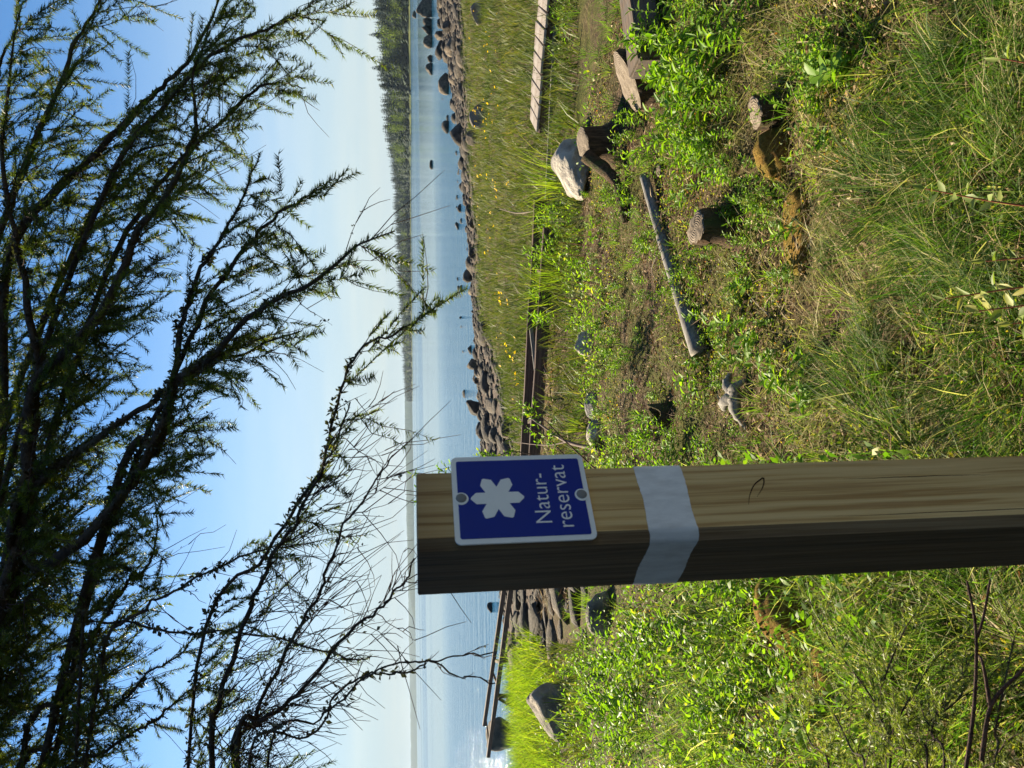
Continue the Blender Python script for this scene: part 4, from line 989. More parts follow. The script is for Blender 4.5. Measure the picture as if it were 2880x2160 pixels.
put_plants(cloud(1960, 420, 60, 60, 20, 2), leafy_v, 'leafy_plant', 'narrow leaved herb growing between the fallen pole and the small stump', 'herbs beside the pole', .6, 1.0, 2)
put_plants(cloud(2350, 190, 45, 70, 14, 3), low_v, 'leafy_plant', 'low shrubby plant with small leaves near the small grey stump', 'low plants near the small stump', .8, 1.3, 3)
put_plants(cloud(1890, 1240, 80, 60, 20, 4), leafy_v, 'leafy_plant', 'yellow green herb growing beside the post below the sign', 'herbs beside the post', .5, .9, 4)
put_plants(cloud(1740, 1080, 50, 120, 18, 5), low_v, 'leafy_plant', 'low green herb on the litter between sign and pole', 'herbs on the litter', .9, 1.5, 5)
put_plants(cloud(2100, 1880, 160, 150, 44, 6), low_v + leafy_v, 'leafy_plant', 'leafy green plant in the sunlit tangle past the post near the moss ridge', 'plants of the sunlit tangle', .6, 1.2, 6)
put_plants(cloud(1780, 1950, 60, 110, 26, 7), low_v + leafy_v, 'leafy_plant', 'small leaved bush on the bank in front of the dark sedge boulder', 'bushes before the sedge boulder', .9, 1.6, 7)
put_plants(cloud(2250, 1020, 60, 60, 10, 8), broad_v, 'leafy_plant', 'broad leaved seedling in the grass near the silvery driftwood', 'seedlings near the driftwood', .5, .9, 8)
put_plants(cloud(1575, 690, 14, 80, 18, 9), leafy_v, 'leafy_plant', 'bright weed growing along the front of the boardwalk', 'weeds along the boardwalk', .8, 1.4, 9)
put_plants(cloud(2000, 700, 90, 160, 18, 10), low_v, 'leafy_plant', 'small leafy plant on the open moss around the round stump', 'plants on the open moss', .5, 1.0, 10)

put_plants(cloud(1780, 720, 60, 210, 42, 11), low_v + leafy_v[:2], 'leafy_plant', 'small green plant on the litter slope between boardwalk and fallen pole', 'plants on the litter slope', .5, 1.1, 11)
put_plants(cloud(1730, 470, 45, 90, 16, 12), low_v, 'leafy_plant', 'small green plant around the foot of the granite boulder', 'plants around the granite boulder', .7, 1.2, 12)
put_plants(cloud(2100, 560, 60, 90, 18, 13), low_v, 'leafy_plant', 'small leafy plant crowding the foot of the round stump', 'plants at the round stump', .6, 1.1, 13)
put_plants(cloud(2060, 900, 70, 120, 22, 14), low_v + broad_v, 'leafy_plant', 'small leafy plant on the moss in front of the fallen pole', 'plants in front of the pole', .5, 1.0, 14)

# near plants whose leaves can be told apart: every leaf an object
leaf_me = [mesh('leaf', V_ * np.array([1, 1, 1.0]), LEAF_F, True) for V_ in (LEAF_V * np.array([.30, 1, 1]), LEAF_V * np.array([.38, 1, 1.5]), LEAF_V * np.array([.5, 1, .6]))]
for m_ in leaf_me: m_.materials.append(M['leaf_obj'])
willow_me = [m_.copy() for m_ in leaf_me]
M['willow_obj'] = leafy('sallow_shoot_leaf', [(0, (.12, .17, .05)), (.6, (.20, .25, .07)), (1, (.36, .34, .11))], .4, .4, 'object')
for m_ in willow_me: m_.materials.clear(); m_.materials.append(M['willow_obj'])
def near_plant(p, h, n_leaf, L, W, seed, label, me_set, name='leafy_plant', lean=.2, stem='stem', opposite=True, start=.3, cat='plant', group=None):
    g = np.random.default_rng(seed); e = empty(name, p, label, cat, group)
    P, pos, d, LL, WW = shoot(h, n_leaf, L, W, seed, lean, opposite, start)
    obj('stem', mesh('stem', *tube(P, np.linspace(.003, .0012, 9), 5, False), True), M[stem], e)
    x, y, z = frames(d, g.normal(0, .3, n_leaf))
    mi = g.integers(len(me_set))
    for i in range(n_leaf):
        o = obj('leaf', me_set[mi], None, e)
        k = WW[i] / LL[i] / .36
        m4 = Matrix([list(r) for r in np.stack([x[i] * LL[i] * k, y[i] * LL[i], z[i] * LL[i]], 1)]).to_4x4(); m4.translation = Vector(pos[i]); o.matrix_local = m4
    return e
def ground_under(q): return np.array([q[0], q[1], float(ground(q[0], q[1]))])
tips = [((2820, 690), 1.45, 'sallow shoot with pale yellow tip leaves, topmost of the group at the frame edge'), ((2795, 812), 1.42, 'sallow shoot with a five leaved tip in the dark grass'), ((2805, 848), 1.38, 'sallow shoot with folded yellow leaves beside its twin'), ((2640, 780), 1.62, 'small sallow shoot with orange brown tip leaves in the shade'), ((2590, 585), 1.75, 'thin sallow shoot with two pale leaves above the long grass'), ((2830, 215), 1.5, 'young sallow shoot in the long grass near the frame corner')]
for i, ((X, Y), d, lab) in enumerate(tips):
    q = at(X, Y, d); b = ground_under(q); near_plant(b, max(.12, q[2] - b[2]), 12, .042, .015, 60 + i, lab, willow_me, 'sallow_shoot', .12, 'red_stem', False, .45)
big = [((2420, 180), .18, .070, .034, 'broad leaved sprig with one large glowing leaf in the grass'), ((2130, 60), .2, .075, .026, 'tall narrow leaved herb beside the frame edge behind the small stump'), ((2015, 320), .16, .085, .020, 'herb with long lance leaves below the silvery stump'), ((2250, 1075), .16, .060, .026, 'pale stemmed plant with round leaf beside the driftwood'), ((2110, 1030), .12, .065, .018, 'lance leaved tuft touching the thick end of the fallen pole'), ((2270, 630), .13, .06, .022, 'fresh green sprig below the round stump'), ((2060, 1760), .14, .07, .016, 'lance leaved plant glowing in the sun past the post'), ((2330, 2060), .16, .10, .05, 'plant with one big glowing leaf under the moss ridge'), ((1960, 2110), .2, .07, .022, 'compound leaved plant among the sunlit tangle'), ((1690, 1250), .2, .06, .018, 'yellow green willow herb leaning out beside the sign corner'), ((1760, 1040), .14, .05, .014, 'star leaved herb on the bare litter'), ((1840, 700), .10, .05, .016, 'small sprig on the far side of the fallen pole'), ((1780, 1790), .16, .05, .016, 'small shrub with round leaves over the dark ledge'), ((2040, 480), .18, .06, .018, 'willow herb just behind the round stump')]
for i, ((X, Y), h, L, W, lab) in enumerate(big):
    near_plant(spot(X, Y), h, 14, L, W, 160 + i, lab, leaf_me, 'leafy_plant', .35, 'stem', i % 2 == 0, .2)

# tall sedge tufts by the boardwalk
def tuft(p, n, h, spread, label, seed, mat='sedge', w=(.004, .008)):
    g = np.random.default_rng(seed); a = g.random(n) * 6.28; r = np.abs(g.normal(0, spread, n))
    b = np.stack([r * np.cos(a), r * np.sin(a), -.02 * np.ones(n)], 1)
    V, F, T = blades(b, g.uniform(.5, 1.05, n) * h, g.uniform(*w, n), np.clip(r / spread * .16, 0, .45), a + g.normal(0, .5, n), g.uniform(.05, .45, n), np.clip(g.normal(.55, .2, n), 0, 1), 4)
    o = obj('sedge_tuft', mesh('sedge_tuft', V, F, False, T), M[mat], None, p); return tag(o, label, 'sedge')
tuft(spot(1580, 520), 90, .62, .16, 'tall bright sedge tuft in front of the boardwalk deck end', 1)
tuft(spot(1560, 610), 60, .45, .14, 'thinner sedge tuft beside the bleached bent branch', 2)
tuft(spot(1590, 770), 120, .52, .16, 'dense glowing sedge tuft in front of the bare bearers', 3)
tuft(spot(1560, 830), 70, .5, .14, 'sedge tuft leaning at the near end of the bare bearers', 4)
tuft(spot(1700, 1720), 26, .4, .06, 'few thin sedge blades rising beside the post over the ledge', 5)
tuft(spot(1650, 1210), 30, .3, .05, 'small sedge tuft next to the sign edge', 6)

# reddish dead stems on the litter
for i, (X, Y) in enumerate([(1700, 668), (1690, 724), (1690, 800), (1680, 845), (1715, 760), (1660, 690)]):
    p = spot(X, Y); P = smooth_path([p, p + np.array([.01, 0, .14]), p + np.array([.03, .01, .28])], 10)
    e = tag(obj('dry_stalk', mesh('dry_stalk', *tube(P, np.linspace(.003, .0012, 10), 5), True), M['red_stem']), 'thin reddish dry stalk standing on the bare litter', 'stalk', 'reddish dry stalks')

# yellow flowers in the meadow
a = np.arange(8) * math.pi / 4
fv = np.concatenate([[[0, 0, .012]], np.c_[np.cos(a), np.sin(a), np.where(np.arange(8) % 2 == 0, .35, .1)] * np.where(np.arange(8) % 2 == 0, 1.0, .45)[:, None] * .035])
head_me = mesh('flower_head', fv, np.array([[0, 1 + i, 1 + (i + 1) % 8] for i in range(8)]))
head2 = mesh('flower_head', np.concatenate([fv, fv * .8 + np.array([.03, .02, -.025])]), np.array([[0 + o, o + 1 + i, o + 1 + (i + 1) % 8] for o in (0, 9) for i in range(8)]))
stem_me = mesh('stem', *tube([[0, 0, -.30], [0.008, 0, -.15], [0, 0, 0]], .0035, 4))
g = np.random.default_rng(19); cl = [(1455, 840, 14, 14), (1470, 960, 12, 30), (1365, 300, 8, 40), (1400, 340, 14, 30), (1350, 60, 10, 40), (1368, 520, 12, 40), (1440, 520, 18, 20), (1425, 660, 20, 60), (1500, 1020, 16, 40), (1410, 150, 18, 80), (1440, 300, 16, 60)]
for (cx, cy, sx, sy) in cl:
    for _ in range(9):
        X, Y = g.normal(cx, sx), g.normal(cy, sy)
        if X < 1352: continue
        p = spot(X + 12, Y); s = float(inland(p[0], p[1]))
        if s < 2.2 or p[1] < 7.5: continue
        e = empty('yellow_flower', p + np.array([0, 0, .26 + .1 * g.random()]), 'small yellow flower standing in the shoreside meadow', 'flower', 'yellow meadow flowers')
        e.rotation_euler = (g.normal(.5, .4), g.normal(0, .4), g.random() * 6); k = g.uniform(.4, .75); e.scale = (k, k, k)
        obj('flower_head', head_me if g.random() < .6 else head2, M['flower'], e); obj('stem', stem_me, M['stem'], e)

# ------------------------------------------------------------------ willow sapling behind the sign
def woody(name, label, cat, base, stems, leafn, L, W, seed, r0=.006, mat='willow', tips=.5):
    g = np.random.default_rng(seed); e = empty(name, base, label, cat)
    for pts in stems:
        P = smooth_path([np.asarray(q, float) - base for q in pts], 20)
        s = obj('stem', mesh('stem', *tube(P, np.linspace(r0, r0 * .3, 20), 5, False), True), M['twig'], e)
        sub, pos, dr = [], [], []
        for k in range(9):
            tt = g.uniform(tips, 1); b = np.array([np.interp(tt * 19, np.arange(20), P[:, c]) for c in range(3)])
            d = unit(unit(P[-1] - P[-4]) * .7 + g.normal(size=3) * .6); ln = g.uniform(.06, .18)
            Q = smooth_path([b, b + d * ln * .5, b + d * ln + np.array([0, 0, .02])], 6); sub.append(tube(Q, np.linspace(r0 * .3, r0 * .15, 6), 4, False))
            for u in np.linspace(.2, 1, leafn):
                pos.append(np.array([np.interp(u * 5, np.arange(6), Q[:, c]) for c in range(3)])); dr.append(unit(d + g.normal(size=3) * .7))
        sv = merge(sub); tw = obj('twigs', mesh('twigs', sv[0], sv[1]), M['twig'], s); tw['kind'] = 'stuff'
        n = len(pos); lv = leaves(np.array(pos), np.array(dr), g.uniform(.7, 1.2, n) * L, g.uniform(.8, 1.1, n) * W, np.clip(g.normal(.6, .2, n), 0, 1))
        lo = obj('foliage', mesh('foliage', lv[0], lv[1], False, lv[2]), M[mat], s); lo['kind'] = 'stuff'
    return e
bs = spot(1720, 1360); dW = (bs - EYE) @ F0
woody('willow_sapling', 'light green willow sapling rising behind the sign', 'sapling', bs, [[bs, at(1450, 1350, dW), at(1290, 1345, dW - .1), at(1175, 1330, dW - .1)], [bs, at(1500, 1340, dW), at(1400, 1330, dW - .1), at(1250, 1345, dW - .2)], [bs, at(1560, 1300, dW - .2), at(1450, 1270, dW - .2), at(1380, 1290, dW - .2)], [bs, at(1600, 1250, dW - .1), at(1530, 1180, dW - .1), at(1470, 1140, dW)], [bs, at(1600, 1290, dW - .1), at(1540, 1230, dW), at(1480, 1200, dW - .3)], [bs, at(1440, 1395, dW), at(1250, 1400, dW), at(1140, 1390, dW)], [bs, at(1500, 1310, dW), at(1420, 1290, dW - .1), at(1330, 1310, dW)]], 10, .046, .017, 5, .008, 'leaf')

# ------------------------------------------------------------------ spruces
def conifer_limb(parent, P, r0, r1, seed, sec=.5, gap=.06, ter=.15, green=.7, droop=.55, bare_from=0.0, lichen=0.0, dens=1000, needle=.0185, name='limb', side=1.0, fwd=.55, sides=8, mat='bark', nmat='needle', tgap=.045, nw=.0023):
    """one limb: tube, its twigs (stuff), its needles (stuff) and tufts of lichen (stuff)"""
    g = np.random.default_rng(seed); off = np.array(parent.location); n = len(P)
    r = np.linspace(1, 0, n) ** .95 * (r0 - r1) + r1
    o = obj(name, mesh(name, *tube(P - off, r, sides, True, .10), True), M[mat], parent)
    seg = np.linalg.norm(np.diff(P, axis=0), axis=1); al = np.concatenate([[0], np.cumsum(seg)]); Ln = al[-1]
    s = np.arange(Ln * .06, Ln * .985, gap) ; s = s + g.uniform(-.4, .4, len(s)) * gap; s = s[(s / Ln > bare_from) | (g.random(len(s)) < .3)]; ns = len(s)
    b = np.stack([np.interp(s, al, P[:, c]) for c in range(3)], 1)
    T = unit(np.stack([np.interp(s, al, np.gradient(P[:, c], al)) for c in range(3)], 1))
    S = unit(np.cross(T, np.array([0, 0, 1.0]))) * np.where(np.arange(ns) % 2 == 0, 1, -1)[:, None]
    f = s / Ln
    d = unit(T * fwd + S * side * g.uniform(.35, 1.1, ns)[:, None] + np.array([0, 0, -1.0]) * (droop * g.uniform(.3, 1.4, ns))[:, None] + g.normal(size=(ns, 3)) * .18)
    L2 = sec * (1 - .62 * f) * g.uniform(.45, 1.2, ns)
    k = 7; u = np.linspace(0, 1, k)
    Q = b[:, None, :] + d[:, None, :] * (L2[:, None] * u)[..., None] + np.array([0, 0, -1.0]) * (L2[:, None] * .22 * u ** 2 * droop)[..., None] + np.cumsum(g.normal(size=(ns, k, 3)) * (.018 * L2)[:, None, None], 1)
    rt = np.clip(.0036 * (L2 / .4), .0014, .006)[:, None] * (1 - .75 * u)[None]
    parts = [tubes3(Q, rt)]
    # third order
    nt = np.maximum(1, (L2 / tgap).astype(int)); ii = np.repeat(np.arange(ns), nt); m = len(ii)
    uu = g.uniform(.12, 1.0, m); fi = uu * (k - 1); i0 = np.minimum(fi.astype(int), k - 2); fr = (fi - i0)[:, None]
    tb = Q[ii, i0] * (1 - fr) + Q[ii, i0 + 1] * fr; td = unit(Q[ii, i0 + 1] - Q[ii, i0])
    sd = unit(np.cross(td, np.array([0, 0, 1.0]))) * np.where(g.random(m) < .5, 1, -1)[:, None]
    dd = unit(td * .8 + sd * g.uniform(.3, .9, m)[:, None] + g.normal(size=(m, 3)) * .25 + np.array([0, 0, -.25 * droop]))
    L3 = ter * g.uniform(.35, 1.25, m) * (1.1 - .5 * uu)
    u3 = np.linspace(0, 1, 4)
    cv = g.normal(size=(m, 1, 3)) * .22 + np.array([0, 0, -.12])
    Q3 = tb[:, None, :] + dd[:, None, :] * (L3[:, None] * u3)[..., None] + cv * (L3[:, None] * u3 ** 2)[..., None] + g.normal(size=(m, 4, 3)) * (.03 * L3)[:, None, None] * (u3 > 0)[None, :, None]
    parts.append(tubes3(Q3, np.full((m, 1), .0013) * (1 - .6 * u3)[None]))
    V, F, _ = merge(parts); tw = obj('twigs', mesh('twigs', V - off, F), M['twig'], o); tw['kind'] = 'stuff'
    # needles on third-order twigs, on the outer half of second-order ones and on the limb tip
    live = g.random(ns) < green
    live &= f > bare_from
    A, Bv = [], []
    m3 = live[ii]; A.append(Q3[m3][:, 0]); Bv.append(Q3[m3][:, -1])
    [(A.append(Q[live][:, c]), Bv.append(Q[live][:, c + 1])) for c in range(2, 6)]
    if green > .1:
        cut = int(n * .72); A.append(P[cut:-1]); Bv.append(P[cut + 1:])
    A = np.concatenate(A); Bv = np.concatenate(Bv)
    if len(A):
        ln = np.linalg.norm(Bv - A, axis=1); cn = np.maximum(3, (ln * dens).astype(int)); jj = np.repeat(np.arange(len(A)), cn); q = len(jj)
        w = g.random(q)[:, None]; pos = A[jj] * (1 - w) + Bv[jj] * w; ax = unit(Bv[jj] - A[jj])
        pn = g.normal(size=(len(A), 3)) * .45 + np.array([0, 0, 1.0]); rad = unit(np.cross(ax, pn[jj])) * np.where(g.random(q) < .5, 1, -1)[:, None] + g.normal(size=(q, 3)) * .38 + np.array([0, 0, .2]); rad = unit(rad - ax * np.sum(rad * ax, 1, keepdims=True))
        nd = unit(ax * g.uniform(.5, 1.05, q)[:, None] + rad); nl = needle * g.uniform(.7, 1.15, q)
        wd = unit(np.cross(nd, g.normal(size=(q, 3)))) * (nw / 2)
        tipv = pos + nd * nl[:, None]
        Vn = np.stack([pos - wd, pos + wd, tipv], 1)
        Fn = (np.arange(q) * 3)[:, None, None] + np.array([[0, 1, 2]])[None]
        tint = np.clip(g.normal(.42, .16, q) + np.repeat(g.normal(0, .16, len(A)), cn), 0, 1)
        no = obj('needles', mesh('needles', Vn.reshape(-1, 3) - off, Fn.reshape(-1, 3), False, np.repeat(tint, 3)), M[nmat], o); no['kind'] = 'stuff'
    if lichen > 0:
        q = int(Ln * 1500 * lichen); w = g.random(q) ** .8 * .92; pos = np.stack([np.interp(w * Ln, al, P[:, c]) for c in range(3)], 1)
        cl = np.floor(w * Ln / .05).astype(int); ok = np.random.default_rng(seed + 3).random(cl.max() + 1)[cl] < .7; pos, w = pos[ok], w[ok]; q = len(pos)
        dv = unit(g.normal(size=(q, 3))); rr = np.interp(w, np.linspace(0, 1, n), r)
        pos = pos + dv * (rr * .9 + g.random(q) ** 2 * .009)[:, None]
        LV, LF, LT = leaves(pos, unit(dv + g.normal(size=(q, 3)) * .8), g.uniform(.006, .02, q), g.uniform(.004, .012, q), np.clip(g.normal(.4, .25, q), 0, 1), None, LEAF4_V, LEAF4_F)
        # tufts on the inner half of the twigs too
        q2 = int(ns * 26 * lichen); si = g.integers(ns, size=q2); uq = g.random(q2) ** 1.3 * .9; fi = uq * (k - 1); i0 = np.minimum(fi.astype(int), k - 2); fr2 = (fi - i0)[:, None]
        keep = np.random.default_rng(seed + 5).random(ns * 8)[si * 8 + (uq * 7.99).astype(int)] < .4
        pos2 = (Q[si, i0] * (1 - fr2) + Q[si, i0 + 1] * fr2)[keep]; q2 = len(pos2); dv2 = unit(g.normal(size=(q2, 3))); pos2 = pos2 + dv2 * (g.random(q2) * .003)[:, None]
        L2V = leaves(pos2, dv2, g.uniform(.005, .014, q2), g.uniform(.004, .010, q2), np.clip(g.normal(.4, .25, q2), 0, 1), None, LEAF4_V, LEAF4_F)
        LV, LF, LT = merge([(LV, LF, LT), L2V])
        lo = obj('lichen', mesh('lichen', LV - off, LF, False, LT), M['lichen'], o); lo['kind'] = 'stuff'
    return o

DS = .68
tp = np.array([-2.35, 2.7, 0]); tp[2] = float(ground(tp[0], tp[1]))
spruce = empty('spruce_tree', tp, 'old lichen hung spruce whose limbs reach across the sky', 'tree')
tP = smooth_path([(0, 0, -.2), (.03, 0, 2), (.05, .02, 4.5), (0, 0, 8.5), (0, 0, 11)], 40)
tr = obj('trunk', mesh('trunk', *tube(tP, np.interp(np.linspace(0, 1, 40), [0, .05, .5, 1], [.24, .17, .11, .01]), 14, True, .06), True), M['bark'], spruce)
def kinky(P, seed):
    g = np.random.default_rng(seed); k = np.cumsum(g.normal(size=(len(P), 3)) * .0032, 0); k -= np.linspace(0, 1, len(P))[:, None] * k[-1]; return P + k * np.clip(np.linspace(0, 8, len(P)), 0, 1)[:, None]
def TR(z): return tp + np.array([.05, .01, z])
def path(zs, pts, n=56): return kinky(smooth_path([TR(1.5 + (zs - 1.5) * DS)] + [at(q[0], q[1], q[2] * DS) for q in pts], n), int(zs * 100))
LIMBS = [  # (height on trunk, [(X, Y, depth)...], r0, r1, options)
 (4.3, [(-120, 1950, 3.3), (0, 1744, 3.2), (60, 1500, 3.15), (92, 1250, 3.1), (98, 1110, 3.1), (75, 900, 3.05), (50, 690, 3.0), (12, 470, 3.0), (18, 240, 3.0), (60, 20, 3.0)], .055, .014, dict(bare_from=.42, sec=.62, green=.75, lichen=.55, gap=.055)),
 (4.2, [(-100, 1960, 3.25), (70, 1500, 3.12), (98, 1110, 3.08), (190, 1000, 3.0), (260, 937, 2.95), (369, 763, 2.9), (417, 651, 2.9), (499, 542, 2.85), (542, 434, 2.85), (560, 325, 2.8), (556, 217, 2.8), (600, 40, 2.8)], .050, .010, dict(bare_from=.38, sec=.55, green=.85, lichen=.35, gap=.05)),
 (4.0, [(-60, 1900, 3.4), (20, 1200, 3.4), (43, 716, 3.3), (195, 542, 3.25), (304, 434, 3.2), (412, 312, 3.2), (499, 208, 3.15), (586, 65, 3.1), (640, -60, 3.1)], .050, .013, dict(bare_from=.3, sec=.6, green=.9, lichen=.3, gap=.05)),
 (3.8, [(0, 1718, 3.0), (108, 1600, 2.95), (182, 1553, 2.9), (278, 1466, 2.85), (369, 1349, 2.8), (412, 1262, 2.75), (456, 1154, 2.75), (480, 1089, 2.7), (586, 1024, 2.65), (651, 946, 2.6), (760, 850, 2.55), (860, 805, 2.5), (942, 741, 2.5), (1000, 700, 2.45), (1110, 650, 2.4)], .042, .005, dict(bare_from=.40, sec=.46, green=.72, lichen=.55, gap=.052)),
 (3.7, [(278, 1466, 2.9), (412, 1262, 2.78), (470, 1024, 2.78), (490, 915, 2.78), (521, 828, 2.75), (600, 690, 2.7), (680, 560, 2.65), (730, 430, 2.6)], .030, .006, dict(bare_from=.36, sec=.45, green=.8, lichen=.6, gap=.055)),
 (3.9, [(20, 1560, 3.1), (100, 1362, 3.05), (195, 1284, 3.0), (325, 1197, 2.95), (434, 1124, 2.9), (540, 1060, 2.85), (640, 1010, 2.8), (760, 960, 2.75), (850, 930, 2.7)], .034, .005, dict(bare_from=.3, sec=.42, green=.45, lichen=.9, gap=.06)),
 (2.6, [(616, 2152, 2.7), (629, 2004, 2.65), (677, 1831, 2.6), (738, 1657, 2.55), (794, 1505, 2.5), (838, 1440, 2.48), (905, 1320, 2.45), (950, 1240, 2.42), (985, 1130, 2.4)], .020, .003, dict(sec=.50, green=.14, lichen=.15, gap=.034, dens=420, bare_from=.05, droop=.55, ter=.17, tgap=.04)),
 (2.4, [(673, 2156, 2.6), (738, 2026, 2.58), (825, 1952, 2.55), (955, 1813, 2.5), (1040, 1730, 2.45), (1130, 1650, 2.4), (1165, 1570, 2.4)], .016, .003, dict(sec=.42, green=.03, lichen=.12, gap=.034, droop=.55, ter=.16, tgap=.04)),
 (2.5, [(660, 2160, 2.65), (729, 2026, 2.6), (781, 1874, 2.55), (846, 1744, 2.5), (890, 1635, 2.45), (960, 1500, 2.42), (1040, 1380, 2.4), (1105, 1280, 2.4)], .014, .003, dict(sec=.44, green=.03, lichen=.1, gap=.034, droop=.55, ter=.16, tgap=.04)),
 (2.3, [(700, 2200, 2.5), (860, 2080, 2.48), (985, 1930, 2.45), (1100, 1887, 2.42), (1198, 1871, 2.4), (1279, 1845, 2.4), (1387, 1835, 2.4)], .008, .0015, dict(sec=.16, green=0, lichen=.1, gap=.075, droop=.5, ter=.07)),
 (2.35, [(740, 2190, 2.5), (900, 2050, 2.48), (1060, 1905, 2.42), (1190, 1872, 2.4), (1290, 1915, 2.4), (1393, 1921, 2.4)], .007, .0015, dict(sec=.12, green=0, lichen=.05, gap=.11, droop=.4, ter=.06)),
 (3.4, [(269, 1960, 2.9), (300, 1800, 2.85), (400, 1720, 2.8), (455, 1670, 2.78), (586, 1605, 2.72), (781, 1518, 2.65), (880, 1480, 2.6)], .014, .002, dict(sec=.22, green=.25, lichen=.35, gap=.075, droop=.5)),
 (3.3, [(240, 1900, 2.85), (269, 1744, 2.82), (500, 1795, 2.75), (700, 1820, 2.7), (955, 1848, 2.6), (1040, 1850, 2.55)], .011, .002, dict(sec=.22, green=.15, lichen=.4, gap=.10, droop=.4)),
 (3.5, [(60, 2130, 3.2), (180, 1950, 3.1), (250, 1790, 3.05), (340, 1650, 3.0), (420, 1560, 2.95), (440, 1450, 2.9)], .024, .004, dict(sec=.40, green=.6, lichen=.6, gap=.11, droop=.7)),
 (3.1, [(60, 2240, 3.3), (180, 2080, 3.2), (330, 1960, 3.1), (430, 1880, 3.05), (540, 1800, 3.0)], .020, .004, dict(sec=.40, green=.7, lichen=.3, gap=.10, droop=.6)),
 (2.9, [(150, 2300, 3.2), (270, 2130, 3.1), (420, 2040, 3.05), (520, 1960, 3.0), (590, 1900, 3.0)], .018, .004, dict(sec=.36, green=.75, lichen=.2, gap=.09, droop=.5)),
 (4.6, [(-200, 1500, 3.7), (-60, 900, 3.6), (60, 500, 3.5), (160, 260, 3.4), (260, 60, 3.4), (330, -80, 3.4)], .045, .012, dict(sec=.7, green=.95, lichen=.3, gap=.055)),
 (4.4, [(-80, 1500, 3.6), (120, 900, 3.5), (240, 640, 3.45), (330, 520, 3.4), (420, 430, 3.35), (560, 420, 3.3)], .035, .008, dict(sec=.6, green=.95, lichen=.3, gap=.05)),
 (3.6, [(250, 1700, 3.1), (480, 1089, 2.85), (640, 760, 2.75), (740, 640, 2.7), (830, 560, 2.65), (920, 520, 2.6)], .022, .004, dict(sec=.36, green=.85, lichen=.3, gap=.05)),
 (4.1, [(60, 1500, 3.3), (300, 760, 3.1), (480, 480, 3.05), (640, 330, 3.0), (760, 230, 2.95), (850, 250, 2.95)], .026, .005, dict(sec=.48, green=.9, lichen=.25, gap=.05)),
 (4.2, [(40, 1300, 3.3), (300, 560, 3.1), (520, 250, 3.05), (680, 110, 3.0), (830, 40, 2.95), (910, 60, 2.9)], .026, .005, dict(sec=.48, green=.9, lichen=.25, gap=.05)),
 (2.75, [(560, 1900, 2.7), (760, 1560, 2.6), (900, 1330, 2.5), (950, 1130, 2.45), (1000, 980, 2.42), (1090, 920, 2.4), (1190, 880, 2.38), (1225, 872, 2.38)], .012, .003, dict(sec=.26, green=.75, lichen=.3, gap=.055, bare_from=.35)),
 (4.9, [(-300, 1300, 3.9), (-150, 700, 3.8), (-20, 300, 3.7), (60, 60, 3.7)], .05, .015, dict(sec=.75, green=.95, lichen=.2, gap=.06)),
 # limbs outside the picture, towards the lake and over the bank
]
for i, (zs, pts, r0, r1, kw) in enumerate(LIMBS):
    kw['sec'] *= .66; kw['gap'] *= .62; conifer_limb(spruce, path(zs, pts), r0 * .38, .0015, 2000 + i, **kw)
for i, (z, az, L) in enumerate([(2.9, 4.4, 1.5), (3.9, 3.6, 1.8), (4.8, 5.2, 1.7), (5.4, 2.9, 1.6), (5.8, .6, 1.5), (6.4, 4.2, 1.3), (7.0, 1.5, 1.2), (7.8, 3.2, .9), (8.6, 5.6, .8)]):
    d = np.array([math.cos(az), math.sin(az), 0]); b = TR(z)
    conifer_limb(spruce, smooth_path([b, b + d * L * .5 + np.array([0, 0, -.05]), b + d * L + np.array([0, 0, -.3])], 26), .03, .006, 2200 + i, sec=.5, green=.9, gap=.11, dens=140, nw=.006, needle=.022, lichen=0)

for i, (z, az, L) in enumerate([(2.15, -62, 1.2), (2.4, -75, 1.3), (2.7, -55, 1.3), (3.0, -68, 1.4), (3.3, -50, 1.3)]):  # unseen dense limbs added to shade the post's left face
    a_ = math.radians(az); d = np.array([math.cos(a_), math.sin(a_), 0]); b = TR(z)
    conifer_limb(spruce, smooth_path([b, b + d * L * .5 + np.array([0, 0, .03]), b + d * L + np.array([0, 0, -.12])], 26), .02, .004, 2300 + i, sec=.42, green=.95, gap=.05, dens=170, nw=.006, needle=.022)

